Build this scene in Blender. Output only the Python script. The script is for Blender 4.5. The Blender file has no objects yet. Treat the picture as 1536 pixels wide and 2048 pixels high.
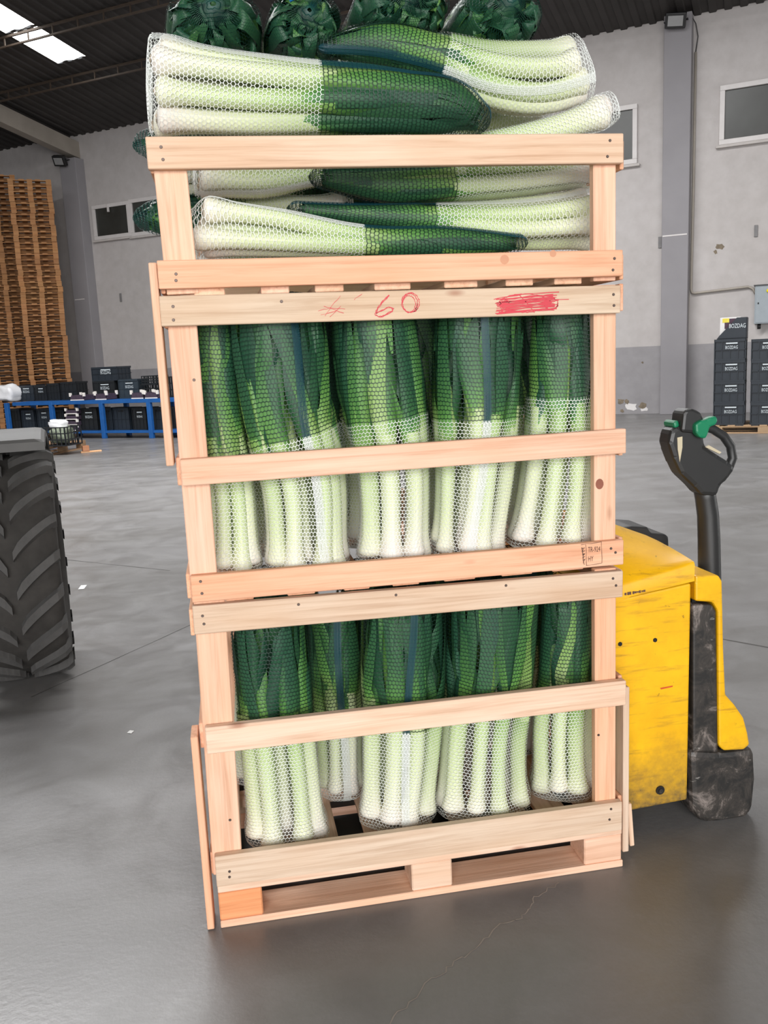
import bpy, bmesh, math, random
import numpy as np
from mathutils import Vector, Matrix
random.seed(11)
SC = bpy.context.scene
COL = SC.collection

# ------------------------------------------------------------------ camera
F_PX = 1735.0
CAM = np.array([0.102945, -1.864419, 1.290453])
ROT = np.array([[0.9826599520, -0.1799495635, -0.0446942203],      # right
                [-0.0749134523, -0.1648172789, -0.9834750832],     # image down
                [0.1696095321, 0.9697697764, -0.1754399825]])      # forward
cam = bpy.data.cameras.new('camera')
cam.lens = F_PX / 2048 * 36
cam.sensor_width = 36
cam.clip_end = 200
camo = bpy.data.objects.new('camera', cam)
COL.objects.link(camo)
camo.matrix_world = Matrix(((ROT[0][0], -ROT[1][0], -ROT[2][0], CAM[0]),
                            (ROT[0][1], -ROT[1][1], -ROT[2][1], CAM[1]),
                            (ROT[0][2], -ROT[1][2], -ROT[2][2], CAM[2]),
                            (0, 0, 0, 1)))
SC.camera = camo

# ------------------------------------------------------------------ light
SC.view_settings.view_transform = 'Standard'
SC.view_settings.look = 'None'
SC.view_settings.exposure = 0.15
SC.view_settings.gamma = 1.0
SC.view_settings.use_curve_mapping = False
world = bpy.data.worlds.new('overcast')
SC.world = world
world.use_nodes = True
bg = world.node_tree.nodes['Background']
bg.inputs['Color'].default_value = (0.93, 0.96, 1.0, 1)
bg.inputs['Strength'].default_value = 0.25


def area(name, loc, target, sx, sy, power, color=(1, 1, 1)):
    l = bpy.data.lights.new(name, 'AREA')
    l.shape = 'RECTANGLE'
    l.size, l.size_y, l.energy, l.color = sx, sy, power, color
    o = bpy.data.objects.new(name, l)
    COL.objects.link(o)
    d = Vector(target) - Vector(loc)
    o.matrix_world = Matrix.Translation(loc) @ d.to_track_quat('-Z', 'Y').to_matrix().to_4x4()
    return o


area('dock_door_daylight', (-1.0, -9.5, 2.7), (0.5, 4, 0.9), 9, 4.6, 1180, (1.0, 0.99, 0.98))
area('far_side_fill', (15, 2.0, 2.0), (2, 9, 0.6), 6, 3.6, 260, (1.0, 0.99, 0.97))  # added fill brightening the far floor and wall; no door known there
area('roof_skylight_daylight', (-2, 8.0, 7.7), (-2, 8.0, 0), 16, 1.2, 2050, (1.0, 1.0, 1.0))


# ------------------------------------------------------------------ pixel geometry of the photograph (planes in the world)
def ray(p):
    return ROT.T @ np.array([p[0] - 768, p[1] - 1024, F_PX], float)


def at(px, py, Y=0.0):
    r = ray((px, py))
    return CAM + (Y - CAM[1]) / r[1] * r


def on_floor(px, py, Z=0.0):
    r = ray((px, py))
    return CAM + (Z - CAM[2]) / r[2] * r


def V(a):
    return Vector([float(x) for x in a])


WB = np.array([7.61652858, 13.98313251, 0.0])
WA = math.radians(35)
WU = np.array([math.cos(WA), -math.sin(WA), 0])
WN = np.array([math.sin(WA), math.cos(WA), 0])


def wp(u, s, z):
    return V(WB + WU * u - WN * s + np.array([0, 0, z]))


WROT = -WA


# ------------------------------------------------------------------ helpers: objects
def link(name, me, m=None, parent=None, loc=None, rot=None, color=None):
    o = bpy.data.objects.new(name, me)
    COL.objects.link(o)
    if me is not None and m is not None:
        me.materials.clear()
        for mm in (m if isinstance(m, (list, tuple)) else [m]):
            me.materials.append(mm)
    if parent is not None:
        o.parent = parent
    if loc is not None:
        o.location = loc
    if rot is not None:
        o.rotation_euler = rot
    if color is not None:
        o.color = color
    return o


def tag(o, label, cat, group=None, kind=None):
    o['label'] = label
    o['category'] = cat
    if group:
        o['group'] = group
    if kind:
        o['kind'] = kind
    return o


def thing(name, label, cat, loc=(0, 0, 0), rz=0, group=None):
    o = bpy.data.objects.new(name, None)
    o.empty_display_size = 0.05
    COL.objects.link(o)
    o.location = loc
    o.rotation_euler = (0, 0, rz)
    return tag(o, label, cat, group)


def struct(o):
    o['kind'] = 'structure'
    return o


def copy_tree(o, parent=None):
    c = o.copy()
    COL.objects.link(c)
    if parent is not None:
        c.parent = parent
    for ch in list(o.children):
        copy_tree(ch, c)
    return c


def bm_mesh(bm, name='m', smooth=False):
    me = bpy.data.meshes.new(name)
    bm.normal_update()
    bm.to_mesh(me)
    bm.free()
    if smooth:
        me.polygons.foreach_set('use_smooth', [True] * len(me.polygons))
    return me


def add_box(bm, x0, x1, y0, y1, z0, z1, bev=0.0, M=None, mi=0):
    r = bmesh.ops.create_cube(bm, size=1)
    vs = r['verts']
    for v in vs:
        v.co = Vector(((x0 + x1) / 2 + v.co.x * (x1 - x0), (y0 + y1) / 2 + v.co.y * (y1 - y0), (z0 + z1) / 2 + v.co.z * (z1 - z0)))
    fs = list({f for v in vs for f in v.link_faces})
    for f in fs:
        f.material_index = mi
    if bev:
        es = list({e for v in vs for e in v.link_edges})
        rr = bmesh.ops.bevel(bm, geom=es, offset=bev, segments=1 if bev < 0.004 else 2, affect='EDGES', profile=0.5)
        vs = list({v for f in rr['faces'] for v in f.verts} | {v for v in vs if v.is_valid})
    if M is not None:
        bmesh.ops.transform(bm, matrix=M, verts=vs)
    return vs


def box_mesh(x0, x1, y0, y1, z0, z1, bev=0.0):
    bm = bmesh.new()
    add_box(bm, x0, x1, y0, y1, z0, z1, bev)
    return bm_mesh(bm)


def add_prism(bm, pts, y0, y1, bev=0.0):
    """polygon in XZ extruded along Y"""
    a = [bm.verts.new((p[0], y0, p[1])) for p in pts]
    b = [bm.verts.new((p[0], y1, p[1])) for p in pts]
    n = len(pts)
    fs = [bm.faces.new(a), bm.faces.new(b[::-1])]
    for i in range(n):
        j = (i + 1) % n
        fs.append(bm.faces.new((a[j], a[i], b[i], b[j])))
    bmesh.ops.recalc_face_normals(bm, faces=fs)
    if bev:
        es = [e for e in {e for v in a + b for e in v.link_edges}]
        bmesh.ops.bevel(bm, geom=es, offset=bev, segments=2, affect='EDGES', profile=0.5)


def add_tube(bm, pts, rads, n=8, cap=True, flat=1.0):
    """tube through points; rads per point or one"""
    pts = [Vector(p) for p in pts]
    if not isinstance(rads, (list, tuple)):
        rads = [rads] * len(pts)
    rings = []
    prev = None
    for i, p in enumerate(pts):
        t = (pts[min(i + 1, len(pts) - 1)] - pts[max(i - 1, 0)]).normalized()
        if prev is None:
            up = Vector((0, 0, 1)) if abs(t.z) < 0.9 else Vector((0, 1, 0))
            s = t.cross(up).normalized()
        else:
            s = (prev - t * prev.dot(t)).normalized()
        prev = s
        w = t.cross(s)
        rings.append([bm.verts.new(p + (s * math.cos(2 * math.pi * k / n) + w * (math.sin(2 * math.pi * k / n) * flat)) * rads[i]) for k in range(n)])
    for a, b in zip(rings, rings[1:]):
        for k in range(n):
            bm.faces.new((a[k], a[(k + 1) % n], b[(k + 1) % n], b[k]))
    if cap:
        bm.faces.new(rings[0][::-1])
        bm.faces.new(rings[-1])


def tube_mesh(pts, rads, n=8, smooth=True):
    bm = bmesh.new()
    add_tube(bm, pts, rads, n)
    return bm_mesh(bm, 'tube', smooth)


def text_mesh(body, size, ext=0.0):
    cu = bpy.data.curves.new('t', 'FONT')
    cu.body = body
    cu.size = size
    cu.align_x = 'CENTER'
    cu.align_y = 'CENTER'
    cu.extrude = ext
    cu.resolution_u = 2
    o = bpy.data.objects.new('t', cu)
    COL.objects.link(o)
    dg = bpy.context.evaluated_depsgraph_get()
    me = bpy.data.meshes.new_from_object(o.evaluated_get(dg))
    bpy.data.objects.remove(o)
    bpy.data.curves.remove(cu)
    return me


# ------------------------------------------------------------------ helpers: materials
def srgb(r, g, b):
    def c(v):
        v /= 255
        return v / 12.92 if v <= 0.04045 else ((v + 0.055) / 1.055) ** 2.4
    return (c(r), c(g), c(b), 1)


class NT:
    def __init__(self, name):
        self.m = bpy.data.materials.new(name)
        self.m.use_nodes = True
        self.t = self.m.node_tree
        self.b = self.t.nodes['Principled BSDF']

    def n(self, kind, **kw):
        x = self.t.nodes.new('ShaderNode' + kind)
        for k, v in kw.items():
            setattr(x, k, v)
        return x

    def l(self, a, b):
        self.t.links.new(a, b)

    def val(self, node, sock, v):
        if hasattr(v, 'is_linked') or isinstance(v, bpy.types.NodeSocket):
            self.l(v, node.inputs[sock])
        else:
            node.inputs[sock].default_value = v

    def noise(self, vec, scale, detail=3, rough=0.6, dist=0.0):
        x = self.n('TexNoise')
        if vec is not None:
            self.l(vec, x.inputs['Vector'])
        x.inputs['Scale'].default_value = scale
        x.inputs['Detail'].default_value = detail
        x.inputs['Roughness'].default_value = rough
        x.inputs['Distortion'].default_value = dist
        return x.outputs['Fac']

    def ramp(self, fac, stops, interp='LINEAR'):
        x = self.n('ValToRGB')
        x.color_ramp.interpolation = interp
        e = x.color_ramp.elements
        while len(e) < len(stops):
            e.new(0.5)
        for i, (p, c) in enumerate(stops):
            e[i].position = p
            e[i].color = c if len(c) == 4 else (*c, 1)
        self.l(fac, x.inputs['Fac'])
        return x.outputs['Color']

    def mix(self, fac, a, b, mode='MIX'):
        x = self.n('Mix', data_type='RGBA', blend_type=mode)
        for s, v in ((0, fac), (6, a), (7, b)):
            if isinstance(v, bpy.types.NodeSocket):
                self.l(v, x.inputs[s])
            else:
                x.inputs[s].default_value = v
        return x.outputs[2]

    def math(self, op, a, b=0.0, c=0.0):
        x = self.n('Math', operation=op)
        for i, v in enumerate((a, b, c)):
            if isinstance(v, bpy.types.NodeSocket):
                self.l(v, x.inputs[i])
            else:
                x.inputs[i].default_value = v
        return x.outputs[0]

    def mapping(self, vec, scale=(1, 1, 1), loc=(0, 0, 0)):
        x = self.n('Mapping')
        self.l(vec, x.inputs['Vector'])
        x.inputs['Scale'].default_value = scale
        x.inputs['Location'].default_value = loc
        return x.outputs['Vector']

    def bump(self, h, strength=0.3, dist=0.01):
        x = self.n('Bump')
        self.l(h, x.inputs['Height'])
        x.inputs['Strength'].default_value = strength
        x.inputs['Distance'].default_value = dist
        self.l(x.outputs['Normal'], self.b.inputs['Normal'])

    def base(self, c):
        if isinstance(c, bpy.types.NodeSocket):
            self.l(c, self.b.inputs['Base Color'])
        else:
            self.b.inputs['Base Color'].default_value = c

    def rough(self, v):
        if isinstance(v, bpy.types.NodeSocket):
            self.l(v, self.b.inputs['Roughness'])
        else:
            self.b.inputs['Roughness'].default_value = v

    def obj(self):
        return self.n('TexCoord').outputs['Object']

    def pos(self):
        return self.n('NewGeometry').outputs['Position']


def plain(name, col, rough=0.6, metal=0.0, var=0.12, scale=8.0, spec=0.5):
    k = NT(name)
    f = k.noise(k.obj(), scale, 4)
    d = tuple(c * (1 - var) for c in col[:3]) + (1,)
    e = tuple(min(1, c * (1 + var)) for c in col[:3]) + (1,)
    k.base(k.ramp(f, [(0.3, d), (0.7, e)]))
    k.rough(rough)
    k.b.inputs['Metallic'].default_value = metal
    k.b.inputs['Specular IOR Level'].default_value = spec
    return k.m


def make_wood(name='sawn_pine', dark=1.0, grain=0.22):
    k = NT(name)
    info = k.n('ObjectInfo')
    co = k.obj()
    off = k.n('VectorMath', operation='ADD')
    k.l(co, off.inputs[0])
    sc = k.n('VectorMath', operation='SCALE')
    cmb = k.n('CombineXYZ')
    k.l(info.outputs['Random'], cmb.inputs[0])
    k.l(info.outputs['Random'], cmb.inputs[1])
    k.l(info.outputs['Random'], cmb.inputs[2])
    k.l(cmb.outputs[0], sc.inputs[0])
    sc.inputs['Scale'].default_value = 37.0
    k.l(sc.outputs[0], off.inputs[1])
    p = off.outputs[0]
    # growth rings cut lengthwise: stretched, distorted bands
    g = k.noise(k.mapping(p, (1.6, 40, 40)), 1.6, 5, 0.62, 0.6)
    g2 = k.noise(k.mapping(p, (3.0, 170, 170)), 1.5, 3, 0.6)
    big = k.noise(k.mapping(p, (2.2, 9, 9)), 1.5, 2, 0.5)
    gr = k.ramp(g, [(0.30, (1 - grain, 1 - grain * 1.35, 1 - grain * 1.6)), (0.5, (0.97, 0.955, 0.94)), (0.68, (1.04, 1.05, 1.06))])
    fr = k.ramp(g2, [(0.3, (0.94, 0.925, 0.91)), (0.65, (1.02, 1.02, 1.02))])
    br = k.ramp(big, [(0.3, (0.95, 0.88, 0.82)), (0.7, (1.03, 1.05, 1.07))])
    c = k.mix(1.0, info.outputs['Color'], gr, 'MULTIPLY')
    c = k.mix(1.0, c, fr, 'MULTIPLY')
    c = k.mix(1.0, c, br, 'MULTIPLY')
    # knots
    vo = k.n('TexVoronoi', feature='F1')
    k.l(k.mapping(p, (4.0, 11, 11)), vo.inputs['Vector'])
    vo.inputs['Scale'].default_value = 1.0
    kn = k.ramp(vo.outputs['Distance'], [(0.035, (1, 1, 1)), (0.11, (0, 0, 0))])
    c = k.mix(k.math('MULTIPLY', kn, 0.62), c, srgb(150, 88, 62))
    k.base(c)
    k.rough(0.72)
    k.b.inputs['Specular IOR Level'].default_value = 0.25
    k.bump(g2, 0.25, 0.002)
    return k.m


WOOD = make_wood()
OLDWOOD = make_wood('weathered_pallet_wood', grain=0.3)
NAIL = plain('dull_nail', srgb(95, 82, 76), 0.5, 0.6)
CRAYON = plain('red_crayon', srgb(208, 72, 82), 0.8)
INK = plain('black_stamp_ink', srgb(92, 66, 54), 0.8)
BLACKPL = plain('black_plastic', srgb(34, 34, 35), 0.45)
YELLOW = None

# ------------------------------------------------------------------ large structure
# floor: polished concrete
k = NT('worn_concrete')
p = k.pos()
n1 = k.noise(p, 0.55, 5, 0.6, 0.4)
n2 = k.noise(p, 3.2, 6, 0.65, 0.8)
n3 = k.noise(p, 60, 3, 0.6)
n4 = k.noise(k.mapping(p, (0.35, 1.6, 1)), 1.0, 5, 0.6, 1.2)
c = k.ramp(n1, [(0.3, srgb(107, 105, 103)), (0.7, srgb(132, 131, 131))])
c = k.mix(0.55, c, k.ramp(n2, [(0.3, srgb(99, 96, 93)), (0.68, srgb(136, 135, 135))]))
c = k.mix(0.35, c, k.ramp(n4, [(0.38, srgb(101, 99, 97)), (0.62, srgb(136, 135, 137))]))
c = k.mix(k.math('MULTIPLY', n3, 0.25), c, srgb(90, 87, 84))
k.base(c)
k.rough(k.ramp(n2, [(0.3, (0.27, 0.27, 0.27)), (0.7, (0.44, 0.44, 0.44))]))
k.bump(n3, 0.12, 0.004)
FLOOR = k.m
bm = bmesh.new()
for q in ((-40, -14), (34, -14), (34, 48), (-40, 48)):
    bm.verts.new((q[0], q[1], 0))
bm.faces.new(bm.verts)
floor = struct(link('floor', bm_mesh(bm), FLOOR))

# wall with grey painted dado
k = NT('painted_plaster_wall')
p = k.pos()
sep = k.n('SeparateXYZ')
k.l(p, sep.inputs[0])
f1 = k.noise(p, 0.7, 4, 0.6)
f2 = k.noise(p, 5, 5, 0.6)
up = k.mix(0.5, k.ramp(f1, [(0.3, srgb(176, 170, 167)), (0.7, srgb(190, 185, 184))]), k.ramp(f2, [(0.3, srgb(172, 166, 163)), (0.7, srgb(192, 187, 185))]))
dn = k.mix(0.5, k.ramp(f1, [(0.3, srgb(142, 139, 141)), (0.7, srgb(152, 149, 151))]), k.ramp(f2, [(0.3, srgb(136, 133, 134)), (0.7, srgb(156, 153, 155))]))
k.base(k.mix(k.math('GREATER_THAN', sep.outputs[2], 1.27), dn, up))
k.rough(0.85)
k.bump(f2, 0.1, 0.01)
WALL = k.m
PILLAR = plain('grey_pillar_paint', srgb(140, 137, 140), 0.85, var=0.05, scale=1.5)
k = NT('dark_roof_sheet')
f1 = k.noise(k.pos(), 1.5, 4)
k.base(k.ramp(f1, [(0.3, srgb(44, 41, 39)), (0.7, srgb(56, 52, 50))]))
k.rough(0.7)
ROOF = k.m

U0, U1 = -30.0, 14.0
bm = bmesh.new()
a = [wp(U0, 0, 0), wp(U1, 0, 0), wp(U1, 0, 6.95), wp(U0, 0, 6.95)]
b = [wp(U0, -0.25, 0), wp(U1, -0.25, 0), wp(U1, -0.25, 6.95), wp(U0, -0.25, 6.95)]
va = [bm.verts.new(x) for x in a]
vb = [bm.verts.new(x) for x in b]
bm.faces.new(va)
bm.faces.new(vb[::-1])
for i in range(4):
    bm.faces.new((va[(i + 1) % 4], va[i], vb[i], vb[(i + 1) % 4]))
bmesh.ops.recalc_face_normals(bm, faces=bm.faces)
struct(link('wall_back', bm_mesh(bm), WALL))


def wall_box(name, u0, u1, s0, s1, z0, z1, m, parent=None, bev=0.0):
    """box aligned with the back wall"""
    me = box_mesh(u0, u1, -s1, -s0, z0, z1, bev)
    o = link(name, me, m, parent)
    o.location = V(WB)
    o.rotation_euler = (0, 0, WROT)
    return o


ROOF_M = 0.15


def roof_z(s):
    return 6.9 + ROOF_M * s


# corrugated ceiling, gaps at the skylights
SKY = [(-10.45, -9.75, 2.95, 4.15), (-10.45, -9.75, 4.22, 7.6), (-2.6, -1.9, 6.5, 10.5), (4.0, 4.7, 6.5, 10.5)]


def corr(u):
    q = (u / 0.25) % 1.0
    return 0.0 if q < 0.5 else 0.045


bm = bmesh.new()
us = []
x = U0
while x < U1:
    us += [x, x + 0.105, x + 0.125, x + 0.23]
    x += 0.25
prof = [0, 0, 0.03, 0.03]
ss = [-0.3, 2.95, 4.15, 4.22, 6.5, 7.6, 10.5, 26]
grid = [[bm.verts.new(wp(u, s, roof_z(s) + prof[i % 4])) for s in ss] for i, u in enumerate(us)]
for i in range(len(us) - 1):
    for j in range(len(ss) - 1):
        um, sm = (us[i] + us[i + 1]) / 2, (ss[j] + ss[j + 1]) / 2
        if any(a0 < um < a1 and s0 < sm < s1 for a0, a1, s0, s1 in SKY):
            continue
        bm.faces.new((grid[i][j], grid[i + 1][j], grid[i + 1][j + 1], grid[i][j + 1]))
struct(link('ceiling', bm_mesh(bm), ROOF))
k = NT('translucent_roof_panel_daylight')
k.b.inputs['Emission Color'].default_value = (1, 0.99, 0.96, 1)
k.b.inputs['Emission Strength'].default_value = 6.0
k.base((0.8, 0.8, 0.8, 1))
SKYL = k.m
for i, (a0, a1, s0, s1) in enumerate(SKY):
    bm = bmesh.new()
    for kx in range(4):       # ribbed sheet in four strips
        ua, ub = a0 - 0.06 + (a1 - a0 + 0.12) * kx / 4, a0 - 0.06 + (a1 - a0 + 0.12) * (kx + 1) / 4
        vs = [bm.verts.new(wp(u, s, roof_z(s) + 0.012 + (0.03 if (kk + kx) % 2 else 0))) for u, kk in ((ua, 0), (ub, 1)) for s in (s0, s1)]
        bm.faces.new((vs[0], vs[2], vs[3], vs[1]))
    struct(link('window_%d' % (i + 6), bm_mesh(bm), SKYL))

# pillars, rafters, purlins
CONC = plain('pale_concrete_beam', srgb(150, 142, 132), 0.85, var=0.1, scale=2)
PURL = plain('galvanised_purlin', srgb(72, 60, 50), 0.6, 0.1, var=0.15)
struct(wall_box('trim_1', 0.78, 1.24, 0, 0.3, 0, 6.9, PILLAR, bev=0.01))
struct(wall_box('trim_2', -13.28, -12.78, 0, 0.3, 0, 6.35, PILLAR, bev=0.01))
nt = 3
for uc in (-13.0,):
    bm = bmesh.new()
    vs = []
    for s in (0.0, 12.0):
        for du, dz in ((-0.12, -0.52), (0.12, -0.52), (0.12, -0.14), (-0.12, -0.14)):
            vs.append(bm.verts.new(wp(uc + du, s, roof_z(s) + dz)))
    for q in ((0, 1, 2, 3), (7, 6, 5, 4), (0, 4, 5, 1), (1, 5, 6, 2), (2, 6, 7, 3), (3, 7, 4, 0)):
        bm.faces.new([vs[i] for i in q])
    bmesh.ops.recalc_face_normals(bm, faces=bm.faces)
    struct(link('trim_%d' % nt, bm_mesh(bm), CONC))
    nt += 1
    for s in (2.5, 4.185):
        bm = bmesh.new()
        add_box(bm, uc - 0.08, uc + 0.08, -s - 0.12, -s + 0.12, roof_z(s) - 0.2, roof_z(s) + 0.0, 0.01)
        o = link('trim_%d' % nt, bm_mesh(bm), CONC)
        o.location = V(WB)
        o.rotation_euler = (0, 0, WROT)
        struct(o)
        nt += 1
for s in (2.5, 4.185, 5.9, 7.7, 9.4):     # lattice purlins: lower chord, upper chord, struts
    bm = bmesh.new()
    z = roof_z(s)
    add_box(bm, U0, U1, -s - 0.02, -s + 0.02, z - 0.21, z - 0.18)
    add_box(bm, U0, U1, -s - 0.02, -s + 0.02, z - 0.05, z - 0.01)
    q = -16.0
    while q < 6:
        add_box(bm, q - 0.012, q + 0.012, -s - 0.012, -s + 0.012, z - 0.18, z - 0.05)
        q += 0.6
    o = link('trim_%d' % nt, bm_mesh(bm), PURL)
    nt += 1
    o.location = V(WB)
    o.rotation_euler = (0, 0, WROT)
    struct(o)

# windows set in the wall
FRAME = plain('white_window_frame', srgb(205, 200, 198), 0.5, var=0.04)
k = NT('dark_dusty_glass')
k.base(k.ramp(k.noise(k.pos(), 1.2, 3), [(0.3, srgb(44, 44, 40)), (0.7, srgb(60, 61, 58))]))
k.rough(0.35)
GLASS = k.m


def wall_window(n, u0, u1, z0, z1, fr=0.085, latch=None):
    w = struct(wall_box('window_%d' % n, u0 + fr, u1 - fr, 0.008, 0.02, z0 + fr, z1 - fr, GLASS))
    bm = bmesh.new()
    add_box(bm, u0, u1, -0.06, 0, z0, z0 + fr, 0.006)
    add_box(bm, u0, u1, -0.06, 0, z1 - fr, z1, 0.006)
    add_box(bm, u0, u0 + fr, -0.06, 0, z0 + fr, z1 - fr, 0.006)
    add_box(bm, u1 - fr, u1, -0.06, 0, z0 + fr, z1 - fr, 0.006)
    link('window_frame', bm_mesh(bm), FRAME, w)
    sill = link('window_sill', box_mesh(u0 - 0.05, u1 + 0.05, -0.08, 0, z0 - 0.05, z0 - 0.004, 0.006), plain_wall, w)
    if latch is not None:
        link('latch', box_mesh(latch - 0.02, latch + 0.02, -0.11, -0.06, z1 - 0.2, z1 - 0.02, 0.005), FRAME, w)
    return w


plain_wall = plain('sill_plaster', srgb(188, 182, 178), 0.85, var=0.06)
wall_window(1, -12.64, -11.49, 4.43, 5.24, latch=-12.1)
wall_window(2, -11.49, -10.30, 4.41, 5.26)
wall_window(3, -0.95, 0.30, 4.58, 5.61)
wall_window(4, 1.70, 3.1, 4.70, 5.68, latch=2.55)

# ------------------------------------------------------------------ wooden crates
W1 = srgb(240, 199, 172)      # fresh peach pine
W2 = srgb(238, 186, 154)      # pinker board
W3 = srgb(218, 193, 170)      # greyer board
W4 = srgb(232, 202, 178)
D = 0.8


def tint(c, v=0.05):
    f = 1 + random.uniform(-v, v)
    return (min(1, c[0] * f), min(1, c[1] * f * (1 + random.uniform(-0.02, 0.02))), min(1, c[2] * f), 1)


def stick(name, parent, p0, p1, w, t, color, across=(0, 0, 1), m=None, bev=0.0018, n_rough=0):
    """plank from p0 to p1 (centre line), w wide along `across`, t thick along the third direction"""
    p0, p1 = V(p0), V(p1)
    d = p1 - p0
    L = d.length
    d.normalize()
    ac = Vector(across)
    ac = (ac - d * ac.dot(d)).normalized()
    th = d.cross(ac)
    bm = bmesh.new()
    add_box(bm, -L / 2, L / 2, -w / 2, w / 2, -t / 2, t / 2, bev)
    me = bm_mesh(bm)
    o = link(name, me, m or WOOD, parent, color=tint(color))
    mw = Matrix(((d.x, ac.x, th.x, 0), (d.y, ac.y, th.y, 0), (d.z, ac.z, th.z, 0), (0, 0, 0, 1)))
    mw.translation = (p0 + p1) / 2 - (parent.location if parent is not None else Vector())
    o.matrix_local = mw
    return o


BT = 0.02           # board thickness


def front_board(parent, tl, tr, bl, br, color, y0=0.0):
    a, b, c_, d = (at(q[0], q[1], y0) for q in (tl, tr, bl, br))
    l, r = (a + c_) / 2, (b + d) / 2
    w = ((a - c_)[2] + (b - d)[2]) / 2
    l[1] = r[1] = y0 + BT / 2
    return stick('board', parent, l, r, w, BT, color)


NAILM = None


def nails(parent, pts, y0=0.0):
    global NAILM
    if NAILM is None:
        bm = bmesh.new()
        bmesh.ops.create_cone(bm, cap_ends=True, segments=8, radius1=0.0036, radius2=0.0028, depth=0.002)
        bmesh.ops.rotate(bm, cent=(0, 0, 0), matrix=Matrix.Rotation(math.radians(90), 3, 'X'), verts=bm.verts)
        NAILM = bm_mesh(bm)
        NAILM.materials.append(NAIL)
    for q in pts:
        p = at(q[0], q[1], y0)
        o = link('nail', NAILM, None, parent)
        o.location = V(p) - parent.location + Vector((0, -0.0006, 0))


def px_post(parent, xa, xb, y, z0, z1, color, lean=0.0):
    """front corner post whose face spans photo columns xa..xb at row y"""
    a, b = at(xa, y, 0.02), at(xb, y, 0.02)
    xc = (a[0] + b[0]) / 2
    return stick('post', parent, (xc + lean, 0.031, z0), (xc - lean, 0.031, z1), b[0] - a[0], 0.022, color, across=(1, 0, 0))


def side_rest(parent, z_list, z0, z1, left_posts=True):
    """posts and boards of the two sides and the back"""
    for x in (0.05, 0.95):
        stick('post', parent, (x, D - 0.031, z0), (x, D - 0.031, z1), 0.07, 0.022, W1, across=(1, 0, 0))
    for zc, w in z_list:
        stick('board', parent, (0.0, D - 0.01, zc), (1.0, D - 0.01, zc), w, 0.02, W3)
        if w > 0.08:
            zc, w = zc - (w - 0.055) / 2, 0.055      # back boards widened to block light through the gaps; sides stay narrow
        for x in (-0.0065, 1.0005):
            stick('board', parent, (x, 0.0225, zc), (x, D - 0.022, zc), w, 0.0095, W2)


# ---- bottom crate, standing on pallet feet
c1 = thing('wooden_crate', 'bottom pallet-footed slatted pine crate standing on the concrete floor', 'crate', (0, 0, 0), 0, 'stacked pine crates')
zt = 0.76
front_board(c1, (385, 1215), (1247, 1140), (388, 1268), (1245, 1196), W3)
front_board(c1, (410, 1457), (1253, 1361), (414, 1509), (1252, 1411), W4, y0=-0.003)
front_board(c1, (429, 1719), (1243, 1600), (434, 1771), (1246, 1664), W3)
px_post(c1, 400, 462, 1400, 0.125, 0.785, W1, -0.004)
px_post(c1, 1190, 1232, 1300, 0.125, 0.772, W2)
side_rest(c1, [(0.735, 0.06), (0.47, 0.06), (0.155, 0.055)], 0.125, 0.77)
# outer uprights nailed over the left and right sides
stick('post', c1, (-0.0225, 0.035, 0.002), (-0.0225, 0.035, 0.478), 0.07, 0.016, W2, across=(0, 1, 0))
stick('post', c1, (1.0135, 0.05, 0.03), (1.0135, 0.05, 0.47), 0.07, 0.016, W3, across=(0, 1, 0))
stick('post', c1, (-0.0225, 0.7, 0.002), (-0.0225, 0.7, 0.478), 0.07, 0.016, W2, across=(0, 1, 0))
stick('slat', c1, at(1257, 1606, 0.06), at(1263, 1690, 0.06), 0.012, 0.012, W4, across=(1, 0, 0))
# deck slats, their ends under the bottom board
for xa, xb in ((437, 487), (553, 610), (632, 690), (745, 800), (838, 888), (925, 985), (1022, 1082), (1103, 1162), (1186, 1240)):
    y = 1775 - (xa - 440) * 0.138 - 4
    a, b = at(xa, y, 0.005), at(xb, y, 0.005)
    stick('slat', c1, ((a[0] + b[0]) / 2, 0.003, 0.116), ((a[0] + b[0]) / 2, D, 0.116), b[0] - a[0], 0.015, W4, across=(1, 0, 0))
for y in (0.05, 0.4, 0.75):
    stick('stringer', c1, (0.0, y, 0.099), (0.996, y, 0.099), 0.098, 0.018, W4, across=(0, 1, 0))
for xa, xb, xh in ((0.0, 0.1, W2), (0.457, 0.557, W4), (0.897, 0.996, W1)):
    for y in (0.05, 0.4, 0.75):
        col = srgb(238, 165, 116) if xa == 0 and y < 0.1 else xh
        stick('block', c1, (xa, y, 0.054), (xb, y, 0.054), 0.094, 0.071, col, across=(0, 1, 0), bev=0.003)
for y in (0.05, 0.4, 0.75):
    stick('bottom_board', c1, (0.0, y, 0.0095), (0.999, y, 0.0095), 0.098, 0.018, W1, across=(0, 1, 0))
nails(c1, [(405, 1232), (408, 1248), (1226, 1157), (1232, 1171), (597, 1209), (792, 1190), (1012, 1171), (424, 1492), (443, 1482), (1226, 1389), (1240, 1384), (626, 1442), (459, 1743), (459, 1754), (1222, 1618), (1219, 1639)])
nails(c1, [(460, 1640), (1197, 1470)], 0.02)

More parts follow.
